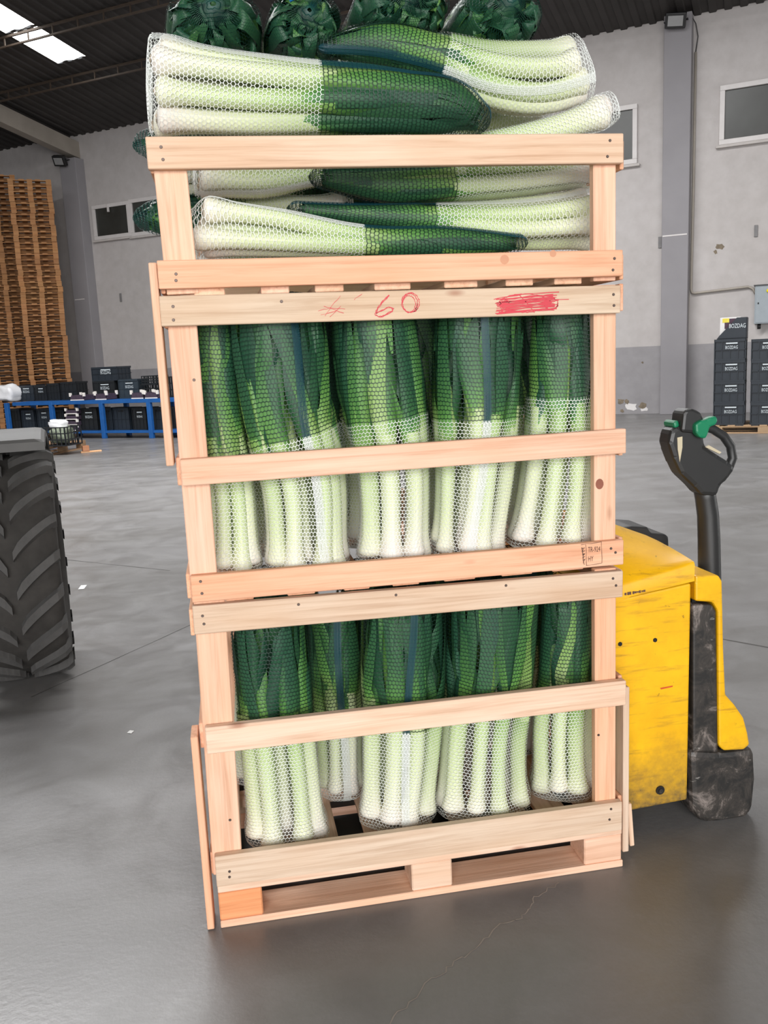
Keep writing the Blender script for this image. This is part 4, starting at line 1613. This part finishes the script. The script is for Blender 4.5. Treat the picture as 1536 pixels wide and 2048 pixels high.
def crate_mesh(w, d, h):
    bm = bmesh.new()
    t = 0.012
    r = 0.010
    add_box(bm, -w / 2 + r, w / 2 - r, -d + r, -r, 0, 0.015)
    for y0, y1 in ((-d + r, -d + r + t), (-r - t, -r)):
        add_box(bm, -w / 2 + r, w / 2 - r, y0, y1, 0.015, h)
    for x0, x1 in ((-w / 2 + r, -w / 2 + r + t), (w / 2 - r - t, w / 2 - r)):
        add_box(bm, x0, x1, -d + r, -r, 0.015, h)
    for z0, z1 in ((h - 0.035, h), (h * 0.5 - 0.006, h * 0.5 + 0.006), (0.0, 0.02)):      # rim and ribs
        add_box(bm, -w / 2, w / 2, -d, -d + r, z0, z1)
        add_box(bm, -w / 2, w / 2, -r, 0, z0, z1)
        add_box(bm, -w / 2, -w / 2 + r, -d, 0, z0, z1)
        add_box(bm, w / 2 - r, w / 2, -d, 0, z0, z1)
    for i in range(5):
        x = -w / 2 + w * (i + 0.0) / 4
        x = min(max(x, -w / 2 + 0.006), w / 2 - 0.006)
        add_box(bm, x - 0.006, x + 0.006, -d, -d + r, 0.02, h - 0.035)
    for i in range(4):
        y = -d + d * (i + 0.5) / 4
        for sx in (-1, 1):
            x0 = sx * w / 2 - (r if sx > 0 else 0)
            add_box(bm, x0, x0 + r, y - 0.006, y + 0.006, 0.02, h - 0.035)
    return bm_mesh(bm)


def crate(u, s, z, w, h, d, label, m=CR1, text=True, turn=0.0, group=None):
    """s is the front of the crate"""
    o = wall_thing('plastic_crate', label, 'crate', u, s - d, z, group or 'dark plastic crates', turn)
    link('body', crate_mesh(w, d, h), m, o)
    if text:
        if 'b' not in TXT:
            TXT['b'] = text_mesh('BOZDAG', 0.085)
            TXT['b'].materials.append(PRINT)
            TXT['l'] = box_mesh(-0.10, 0.10, -0.001, 0.001, -0.011, 0.011)
            TXT['l'].materials.append(PRINT)
        q = w / 0.55
        l = link('lettering', TXT['b'], None, o)
        l.rotation_euler = (math.radians(90), 0, 0)
        l.scale = (0.62 * q, 1.0 * q, 1)
        l.location = (0.03 * q, -d - 0.0015, h * 0.60)
        l = link('print_bar', TXT['l'], None, o)
        l.location = (0.03 * q, -d - 0.001, h * 0.80)
        l.scale = (q, 1, 0.8)
    lb = link('grip_shade', box_mesh(-0.06, 0.06, -0.0015, 0.0015, -0.012, 0.012, 0.001), HOLESHADE_LOCK, o)  # dark plate painted as the shade of a hand hole
    lb.location = (0, -d + 0.0085, h - 0.06)
    return o


def crate_px(x0, x1, yt, yb, s, label, m=CR1, text=True, d=0.4, z=None, turn=0.0, group=None):
    ua, z1 = at_wall(x0, (yt + yb) / 2, s)
    ub, _ = at_wall(x1, (yt + yb) / 2, s)
    _, zt = at_wall((x0 + x1) / 2, yt, s)
    _, zb = at_wall((x0 + x1) / 2, yb, s)
    zz = zb if z is None else z
    crate((ua + ub) / 2, s, zz, ub - ua, zt - zb, d, label, m, text, turn, group)
    return zz + zt - zb


# pallet and crate stacks at the right
SR = 4.0
ua, _ = at_wall(1424, 860, SR)
pz = at_wall(1470, 850, SR)[1]


def pallet_base(label, loc, rz, w, d, h, group=None, color=PCOL, m=OLDWOOD):
    t = thing('wooden_pallet', label, 'pallet', loc, rz, group)
    th = h * 0.14

    def pc(nm, x0, x1, y0, y1, z0, z1):
        me = box_mesh(-(x1 - x0) / 2, (x1 - x0) / 2, -(y1 - y0) / 2, (y1 - y0) / 2, -(z1 - z0) / 2, (z1 - z0) / 2, 0.002)
        o = link(nm, me, m, t, color=tint(color, 0.1))
        o.location = ((x0 + x1) / 2, (y0 + y1) / 2, (z0 + z1) / 2)
    for y0 in (0, d / 2 - 0.05, d - 0.1):
        pc('bottom_board', 0, w, y0, y0 + 0.1, 0.001, th)
        for x0 in (0, w / 2 - 0.07, w - 0.14):
            pc('block', x0, x0 + 0.14, y0, y0 + 0.1, th, h - 2 * th)
        pc('stringer', 0, w, y0, y0 + 0.1, h - 2 * th, h - th)
    n = 7
    for i in range(n):
        x0 = (w - 0.1) * i / (n - 1)
        pc('deck_board', x0, x0 + 0.1, 0, d, h - th, h)
    return t


pl = wp(ua, SR + 0.03, 0)
pallet_base('wooden pallet under the crate stacks by the right wall', pl, WROT, 1.35, 0.8, pz, color=srgb(176, 150, 120))
names = ['lowest', 'second lowest', 'third from bottom', 'fourth from bottom']
z = pz + 0.001
for i, (yt, yb) in enumerate(((806, 850), (763.5, 806), (721, 763.5), (678.5, 721))):
    z = crate_px(1426 + i * 0.7, 1489 + i * 0.9, yt, yb, SR, 'dark crate with white lettering, %s in the stack left of the wall box' % names[i], CR1, True, 0.5, z, group='lettered crate stacks') + 0.001
ztop = z
z = pz + 0.001
for i, (yt, yb) in enumerate(((806, 850), (763.5, 806), (721, 763.5), (678.5, 721))):
    z = crate_px(1500 + i * 0.7, 1563 + i * 0.9, yt, yb, SR, 'dark lettered crate, %s in the stack at the right frame edge' % names[i], CR1, True, 0.5, z, group='lettered crate stacks') + 0.001
# slant-fronted bin with a printed carton on top
u0, _ = at_wall(1434, 655, SR - 0.05)
u1, _ = at_wall(1494, 655, SR - 0.05)
hb = at_wall(1490, 635, SR)[1] - at_wall(1490, 677.5, SR)[1]
bn = wall_thing('plastic_bin', 'slant-sided dark bin holding a printed carton atop the crate stack', 'crate', u0, SR - 0.45, ztop)
w = u1 - u0
bm = bmesh.new()
for y0, y1 in ((-0.40, -0.388), (-0.012, 0)):
    add_prism(bm, [(0.0, 0.0), (w, 0.0), (w, hb), (w * 0.66, hb), (0.02, hb * 0.12)], y0, y1)
add_box(bm, 0, w, -0.4, 0, 0, 0.012)
add_box(bm, w - 0.012, w, -0.4, 0, 0, hb)
link('body', bm_mesh(bm), CR1, bn)
l = link('lettering', TXT['b'], None, bn)
l.rotation_euler = (math.radians(90), 0, 0)
l.scale = (0.62, 1, 1)
l.location = (w * 0.68, -0.4015, hb * 0.6)
ct = wall_thing('printed_carton', 'white carton with dark printed panel standing in the slant bin', 'box', u0 + 0.03, SR - 0.50, ztop + 0.013)
CARD = plain('white_cardboard', srgb(210, 208, 206), 0.7, var=0.05)
link('body', box_mesh(0, w * 0.7, -0.30, 0, 0, hb * 0.99, 0.003), CARD, ct)
PUR = plain('dark_purple_print', srgb(70, 46, 60), 0.6, var=0.4, scale=20)
YPR = plain('yellow_print', srgb(206, 190, 70), 0.6, var=0.2)
link('printed_panel', box_mesh(0.06, w * 0.58, -0.302, -0.30, hb * 0.45, hb * 0.93), PUR, ct)
link('printed_panel', box_mesh(0.03, 0.12, -0.3022, -0.30, hb * 0.75, hb * 0.95), YPR, ct)
# electrical cabinet, conduits, floodlights
ub0, zb0 = at_wall(1508, 648, 0.2)
ub1, zb1 = at_wall(1504, 572, 0.2)
cb = wall_thing('electrical_cabinet', 'grey electrical cabinet with yellow lamp on the right wall', 'cabinet', ub0, 0, zb0)
GREYC = plain('grey_cabinet_paint', srgb(150, 158, 164), 0.45, var=0.04)
link('body', box_mesh(0, 0.6, -0.2, 0, 0, zb1 - zb0, 0.006), GREYC, cb)
link('door', box_mesh(0.02, 0.58, -0.208, -0.2, 0.02, zb1 - zb0 - 0.03, 0.004), GREYC, cb)
link('cap', box_mesh(-0.02, 0.62, -0.23, 0, zb1 - zb0, zb1 - zb0 + 0.015, 0.003), plain('dark_cap', srgb(80, 80, 80), 0.5), cb)
bm = bmesh.new()
bmesh.ops.create_uvsphere(bm, u_segments=12, v_segments=8, radius=0.035)
link('indicator_lamp', bm_mesh(bm, 'l', True), plain('yellow_lamp', srgb(244, 226, 30), 0.3, var=0.02), cb, loc=(0.22, -0.215, zb1 - zb0 - 0.10))
link('lock', box_mesh(0.05, 0.07, -0.215, -0.2, 0.34, 0.37, 0.002), HOLESHADE_LOCK, cb)
link('cable_gland', tube_mesh([(0.08, -0.1, -0.09), (0.08, -0.1, 0.0)], 0.03, 8), BLACKPL, cb)
PIPE = plain('grey_conduit', srgb(158, 150, 140), 0.5, var=0.06)
u_c = 1.285
cd = wall_thing('conduit', 'thin grey conduit running down the pillar then across to the cabinet', 'pipe', u_c, 0, 0)
link('pipe', tube_mesh([(0.0, -0.04, 6.3), (0.0, -0.04, 4.2), (-0.01, -0.04, 2.26), (0.01, -0.04, 2.20), (0.05, -0.04, 2.19), (ub0 - u_c - 0.12, -0.04, 2.24), (ub0 - u_c - 0.04, -0.05, 2.2), (ub0 - u_c + 0.01, -0.06, 2.1)], 0.022, 8), PIPE, cd)
link('pipe', tube_mesh([(-0.05, -0.025, 2.19), (-0.06, -0.025, 1.2), (-0.06, -0.025, 0.12)], 0.014, 6), PIPE, cd)
link('cable', tube_mesh([(0.0, -0.04, 6.3), (0.035, -0.05, 6.55), (0.0, -0.08, 6.75), (-0.08, -0.2, 6.88), (-0.2, -0.33, 6.85)], 0.008, 6), BLACKPL, cd)
FLG = plain('floodlight_glass', srgb(150, 150, 150), 0.2, var=0.05)


def floodlight(u, z, label):
    f = wall_thing('floodlight', label, 'lamp', u, 0.3, z)
    bm = bmesh.new()
    M = Matrix.Translation((0, -0.14, 0)) @ Matrix.Rotation(math.radians(28), 4, 'X') @ Matrix.Rotation(math.radians(8), 4, 'Y')
    add_box(bm, -0.17, 0.17, -0.05, 0.05, -0.12, 0.12, 0.012, M)
    link('housing', bm_mesh(bm), BLACKPL, f)
    bm = bmesh.new()
    add_box(bm, -0.125, 0.125, -0.056, -0.05, -0.08, 0.08, 0.002, M)
    link('lens', bm_mesh(bm), FLG, f)
    link('bracket', tube_mesh([(-0.19, -0.13, 0), (-0.19, -0.02, 0.02), (0.0, 0.0, 0.02), (0.19, -0.02, 0.02), (0.19, -0.13, 0)], 0.012, 6), BLACKPL, f)


floodlight(*at_wall(1352, 42, 0.4), 'black floodlight high on the right grey pillar')
floodlight(*at_wall(122, 322, 0.4), 'black floodlight on the left grey pillar')

# chipped plaster, scars and fixings in the wall
wallo = bpy.data.objects['wall_back']
CHIPW = plain('bare_white_plaster', srgb(222, 218, 216), 0.9, var=0.05)
CHIPB = plain('bare_brown_render', srgb(124, 112, 96), 0.95, var=0.25, scale=18)


def chip(px, py, rx, ry, m, s=0.004, seed=0, n=11, name='plaster_chip'):
    rr = random.Random(seed)
    bm = bmesh.new()
    vs = []
    for i in range(n):
        an = PI2 * i / n
        f = rr.uniform(0.6, 1.15)
        u, z = at_wall(px + math.cos(an) * rx * f, py + math.sin(an) * ry * f, s)
        vs.append((u, max(0.003, z)))
    top = [bm.verts.new(wp(u, s, z)) for u, z in vs]
    bot = [bm.verts.new(wp(u, 0.0005, z)) for u, z in vs]
    bm.faces.new(top)
    for i in range(n):
        bm.faces.new((top[i], bot[i], bot[(i + 1) % n], top[(i + 1) % n]))
    bmesh.ops.recalc_face_normals(bm, faces=bm.faces)
    return link(name, bm_mesh(bm), m, wallo)


chip(1262, 813, 13, 9, CHIPW, seed=1)
chip(1288, 818, 7, 6, CHIPW, seed=2)
chip(1241, 803, 8, 6, CHIPB, seed=3)
chip(1254, 804, 5, 6, CHIPB, s=0.006, seed=4)
chip(1285, 811, 8, 6, CHIPB, s=0.006, seed=5)
chip(1244, 822, 4, 4, CHIPB, seed=6)
chip(1440, 493, 12, 7, CHIPB, seed=7)
chip(1431, 504, 4, 5, CHIPB, seed=8)
chip(1285, 725, 2.5, 2.5, CHIPB, seed=9)
GREYM = plain('wall_fixing', srgb(120, 118, 118), 0.6)
for px, py in ((1320, 485), (1512, 462), (242, 595)):
    u, z = at_wall(px, py, 0.0)
    wallo_f = link('wall_fixing', box_mesh(u - 0.03, u + 0.03, -0.02, 0, z - 0.1, z + 0.1, 0.003), GREYM, wallo)
    wallo_f.matrix_world = Matrix.Translation(V(WB)) @ Matrix.Rotation(WROT, 4, 'Z')
for i, (px0, px1, py0, py1) in enumerate(((1325, 1374, 474, 468), (150, 169, 599, 598))):
    a0, z0 = at_wall(px0, py0, 0.3)
    a1, z1 = at_wall(px1, py1, 0.3)
    struct(wall_box('trim_%d' % (40 + i), a0, a1, 0.3, 0.306, z1 - 0.012, z1 + 0.012, FRAME))

# ------------------------------------------------------------------ blue work table with crates at the left
ST = 4.47
BLUE = plain('blue_painted_steel', srgb(22, 84, 150), 0.5, var=0.12)
uL, zT = at_wall(24, 806, ST)
zS = at_wall(205, 862, ST)[1]
zT = at_wall(205, 800, ST)[1]
uR = -6.9
tb = wall_thing('steel_table', 'long blue steel worktable loaded with dark crates', 'table', uL, ST, 0)
link('top_frame', box_mesh(0, uR - uL, 0, 0.75, zT - 0.07, zT, 0.004), BLUE, tb)
link('shelf', box_mesh(0, uR - uL, 0.02, 0.75, zS - 0.045, zS, 0.004), BLUE, tb)
for px in (16, 105, 205, 300, 405):
    u = at_wall(px, 850, ST)[0] - uL
    for y0 in (-0.005, 0.68):
        link('leg', box_mesh(u - 0.045, u + 0.045, y0, y0 + 0.07, 0.001, zT - 0.01, 0.003), BLUE, tb)
zt_ = zT + 0.002
zs_ = zS + 0.002
crate_px(35, 67, 769, 800, 4.08, 'dark crate on the blue table beside the white sack', CR1, True, 0.33, zt_)
crate_px(68, 93, 770, 800, 4.08, 'dark crate third from the left end of the blue table', CR2, True, 0.33, zt_)
crate_px(94, 119, 765, 799, 4.08, 'black crate fourth along the blue table', CR2, False, 0.33, zt_)
crate_px(121, 153, 763, 799, 4.08, 'black crate on the table below the pallet stack corner', CR2, False, 0.33, zt_)
zz = crate_px(186, 230, 763, 799, 4.08, 'dark crate at the bottom of the pair on the blue table', CR2, True, 0.33, zt_)
crate_px(183, 235, 735, 763, 4.08, 'dark crate topmost of the pair on the blue table', CR1, True, 0.4, zz + 0.001)
crate_px(237, 277, 758, 796, 4.08, 'slate-coloured crate standing alone on the blue table', CR3, True, 0.33, zt_)


def mesh_crate(o, w, d, h, m, nx=6, nz=4):
    bm = bmesh.new()
    t = 0.008
    for x in np.linspace(-w / 2, w / 2, nx):
        add_box(bm, x - t, x + t, -d, -d + 0.01, 0, h)
        add_box(bm, x - t, x + t, -0.01, 0, 0, h)
    for y in np.linspace(-d, 0, nx):
        add_box(bm, -w / 2, -w / 2 + 0.01, y - t, y + t, 0, h)
        add_box(bm, w / 2 - 0.01, w / 2, y - t, y + t, 0, h)
    for z in np.linspace(t, h - t, nz):
        add_box(bm, -w / 2 - 0.004, w / 2 + 0.004, -d - 0.004, -d + 0.01, z - t, z + t)
        add_box(bm, -w / 2 - 0.004, w / 2 + 0.004, -0.01, 0.004, z - t, z + t)
        add_box(bm, -w / 2 - 0.004, -w / 2 + 0.01, -d, 0, z - t, z + t)
        add_box(bm, w / 2 - 0.01, w / 2 + 0.004, -d, 0, z - t, z + t)
    add_box(bm, -w / 2, w / 2, -d, 0, 0, 0.012)
    link('body', bm_mesh(bm), m, o)


def mesh_crate_px(x0, x1, yt, yb, s, label, z=None):
    a, _ = at_wall(x0, yb, s)
    b, zb = at_wall(x1, yb, s)
    zt = at_wall((x0 + x1) / 2, yt, s)[1]
    zb = at_wall((x0 + x1) / 2, yb, s)[1]
    o = wall_thing('mesh_crate', label, 'crate', (a + b) / 2, s - 0.33, zb if z is None else z, 'black lattice crates')
    mesh_crate(o, b - a, 0.33, zt - zb, CR2)
    return (zb if z is None else z) + zt - zb


za = mesh_crate_px(284, 315, 769, 796, 4.08, 'lower black lattice crate on the right part of the blue table', zt_)
mesh_crate_px(284, 315, 752, 769, 4.08, 'upper black lattice crate on the right part of the blue table', za + 0.001)
mesh_crate_px(320, 346, 755, 796, 4.08, 'black lattice crate partly behind the pine crates', zt_)
CORN = plain('white_corner_post', srgb(226, 220, 214), 0.6, var=0.04)
PURB = plain('purple_fruit_punnet', srgb(66, 54, 68), 0.6, var=0.3, scale=20)


def carton_px(x0, x1, yt, yb, s, label, z=None, group=None):
    a, _ = at_wall(x0, yb, s)
    b, _ = at_wall(x1, yb, s)
    zt = at_wall((x0 + x1) / 2, yt, s)[1]
    zb = at_wall((x0 + x1) / 2, yb, s)[1]
    z = zb if z is None else z
    o = wall_thing('fruit_tray', label, 'tray', (a + b) / 2, s - 0.3, z, group or 'purple trays with white corners')
    w, h = b - a, zt - zb
    bm = bmesh.new()
    add_box(bm, -w / 2, w / 2, -0.3, -0.29, 0, h * 0.75)
    add_box(bm, -w / 2, w / 2, -0.01, 0, 0, h * 0.75)
    add_box(bm, -w / 2, -w / 2 + 0.01, -0.3, 0, 0, h * 0.75)
    add_box(bm, w / 2 - 0.01, w / 2, -0.3, 0, 0, h * 0.75)
    add_box(bm, -w / 2, w / 2, -0.3, 0, 0, 0.01)
    link('body', bm_mesh(bm), PURB, o)
    link('rim', box_mesh(-w / 2, w / 2, -0.304, -0.3, 0.0, 0.018), CORN, o)
    for x in (-w / 2, w / 2):
        for y in (-0.29, -0.01):
            link('corner_post', box_mesh(x - 0.022, x + 0.022, y - 0.02, y + 0.02, h * 0.55, h * 1.08, 0.003), CORN, o)
    return z + h


carton_px(141, 168, 785, 799, 4.42, 'purple tray with white corners, leftmost on the blue table', zt_)
carton_px(191, 213, 783, 799, 4.42, 'purple tray with white corners before the pair of crates', zt_)
carton_px(263, 287, 781, 797, 4.40, 'purple tray with white corners before the slate crate', zt_)
carton_px(290, 315, 781, 796, 4.42, 'purple tray with white corners, rightmost on the blue table', zt_)
za = zs_
for i, nm in enumerate(('lowest', 'second', 'third', 'topmost')):
    za = carton_px(131, 154, 845 - 11.5 * i, 856 - 11.5 * i, 4.40, '%s purple tray in the pile on the table shelf' % nm, za) + 0.001
for (x0, x1, yt, mm, lb) in ((16, 40, 812, CR2, 'dark crate at the far left under the blue table'), (43, 68, 815, CR1, 'dark crate second from left under the blue table'),
                             (74, 100, 812, CR1, 'dark crate beside the left leg under the table'), (108, 128, 815, CR2, 'narrow dark crate left of the purple tray pile'),
                             (158, 194, 812, CR2, 'black crate right of the purple tray pile'), (209, 224, 812, CR1, 'narrow dark crate just right of the third table leg'),
                             (226, 258, 812, CR1, 'dark crate centred between the two right table legs'), (264, 292, 812, CR2, 'black crate left of the rightmost visible table leg'), (304, 330, 812, CR1, 'dark crate right of the rightmost visible table leg')):
    crate_px(x0, x1, yt, 856, 4.30, lb, mm, False if x0 in (16, 108, 209, 226, 304) else True, 0.4, zs_)
# white sack hanging over the table end
SACK = plain('white_plastic_sack', srgb(224, 224, 226), 0.4, var=0.03)


def lump(name, label, cat, u, s, z, w, d, h, m, seed, parent=None):
    rr = np.random.default_rng(seed)
    bm = bmesh.new()
    bmesh.ops.create_icosphere(bm, subdivisions=3, radius=1)
    ph = rr.uniform(0, 6, 12)
    for v in bm.verts:
        c = v.co.copy()
        f = 1 + 0.10 * math.sin(5 * c.x + ph[0]) * math.sin(4 * c.y + ph[1]) + 0.09 * math.sin(7 * c.z + ph[2] + 3 * c.x) + 0.05 * math.sin(13 * c.x + 9 * c.z + ph[3])
        c = Vector((math.copysign(abs(c.x) ** 0.6, c.x), math.copysign(abs(c.y) ** 0.7, c.y), math.copysign(abs(c.z) ** 0.6, c.z))) * f
        v.co = Vector((c.x * w / 2, c.y * d / 2, c.z * h / 2))
    zmin = min(v.co.z for v in bm.verts)
    for v in bm.verts:
        v.co.z -= zmin
    o = link(name, bm_mesh(bm, name, True), m)
    o.location = wp(u, s, z)
    o.rotation_euler = (0, 0, WROT)
    return tag(o, label, cat)


a, zb = at_wall(-8, 800, 4.35)
b, zt = at_wall(25, 766, 4.35)
lump('plastic_sack', 'crumpled white plastic sack on the left end of the blue table', 'bag', (a + b) / 2, 4.2, zt_, (b - a) * 0.72, 0.4, (zt - zt_) * 0.95, SACK, 3)

# pallet with a lattice crate in front of the table
P0 = on_floor(87, 914)
dr_ = Vector((0.40, 0.916, 0)).normalized()
rz = math.atan2(dr_.y, dr_.x)
pallet_base('lone wooden pallet on the floor before the blue table', (P0[0], P0[1], 0), rz, 1.2, 0.8, 0.144, color=srgb(150, 124, 98))
cpos = V(on_floor(104, 893, 0.146)) + Vector((-WN[0], -WN[1], 0)) * -0.42
mc = thing('mesh_crate', 'black lattice crate of greens and white film on lone pallet', 'crate', cpos, WROT + 0.15)
mesh_crate(mc, 0.40, 0.42, 0.30, CR2, 6, 4)
GRN = plain('packed_greens', srgb(126, 134, 116), 0.6, var=0.5, scale=14)
fl = lump('leaf_greens', 'packed greens filling the lattice crate on the lone pallet', 'vegetables', 0, 0, 0, 0.33, 0.30, 0.26, GRN, 8)
fl.location = cpos + Matrix.Rotation(WROT + 0.15, 3, 'Z') @ Vector((0, -0.21, 0.013))
fl.rotation_euler = (0, 0, WROT + 0.15)
fl['kind'] = 'stuff'
fm = lump('plastic_film', 'crumpled white film heaped on the lattice crate', 'bag', 0, 0, 0, 0.30, 0.22, 0.15, SACK, 9)
fm.location = cpos + Matrix.Rotation(WROT + 0.15, 3, 'Z') @ Vector((-0.06, -0.2, 0.255))
# broken pallet offcut, litter on the floor
q = on_floor(172, 905)
sc_ = thing('wood_offcut', 'broken pallet offcut lying right of the lone pallet', 'wood', (q[0], q[1], 0), 0.3)
o = link('block', box_mesh(-0.05, 0.05, -0.05, 0.05, 0.022, 0.11, 0.003), OLDWOOD, sc_, color=srgb(170, 120, 90))
o = link('slat', box_mesh(-0.08, 0.24, -0.045, 0.045, 0.001, 0.022, 0.002), OLDWOOD, sc_, color=srgb(222, 180, 140))
PAPER = plain('white_paper', srgb(214, 214, 212), 0.7, var=0.03)


def litter(name, label, pts):
    bm = bmesh.new()
    a = [bm.verts.new(V(on_floor(x, y, 0.0012))) for x, y in pts]
    b = [bm.verts.new(V(on_floor(x, y, 0.0012)) + Vector((0, 0, 0.0012))) for x, y in pts]
    bm.faces.new(b)
    bm.faces.new(a[::-1])
    for i in range(len(a)):
        j = (i + 1) % len(a)
        bm.faces.new((a[i], a[j], b[j], b[i]))
    bmesh.ops.recalc_face_normals(bm, faces=bm.faces)
    return tag(link(name, bm_mesh(bm), PAPER), label, 'paper')


litter('paper_scrap', 'small white paper label on the floor right of the tractor tyre', [(156, 1179), (162, 1171), (174, 1170), (168, 1178)])
litter('paper_scrap', 'tiny white scrap on the floor left of the crates', [(254, 1466), (260, 1461), (268, 1462), (263, 1467)])

# saw cuts and cracks in the slab
JOINT = plain('dark_floor_joint', srgb(76, 74, 72), 0.9, var=0.2)
PALE = plain('pale_floor_crack', srgb(150, 142, 134), 0.9, var=0.15)


def crack(pts, w, m, jag=0.0, seed=0):
    rr = random.Random(seed)
    P = [V(on_floor(x, y, 0.0006)) for x, y in pts]
    Q = []
    for a, b in zip(P, P[1:]):
        n = 8 if jag else 2
        for i in range(n):
            Q.append(a.lerp(b, i / n) + Vector((rr.uniform(-jag, jag), rr.uniform(-jag, jag), 0)))
    Q.append(P[-1])
    bm = bmesh.new()
    prev = None
    for i, q in enumerate(Q):
        d = Q[min(i + 1, len(Q) - 1)] - Q[max(i - 1, 0)]
        nn = Vector((-d.y, d.x, 0)).normalized() * w * (rr.uniform(0.5, 1.2) if jag else 1)
        a, b = bm.verts.new(q + nn), bm.verts.new(q - nn)
        if prev:
            bm.faces.new((prev[0], a, b, prev[1]))
        prev = (a, b)
    bmesh.ops.recalc_face_normals(bm, faces=bm.faces)
    return link('floor_joint' if not jag else 'floor_crack', bm_mesh(bm), m, floor)


crack([(110, 1117), (340, 1141)], 0.006, JOINT, 0.004, 1)
crack([(1445, 1278), (1560, 1299)], 0.006, JOINT)
crack([(60, 1395), (420, 1232)], 0.004, JOINT, 0.004, 2)
crack([(1120, 1765), (1068, 1795), (1052, 1830), (1000, 1850), (930, 1912), (860, 1960), (780, 2048)], 0.0016, PALE, 0.006, 3)
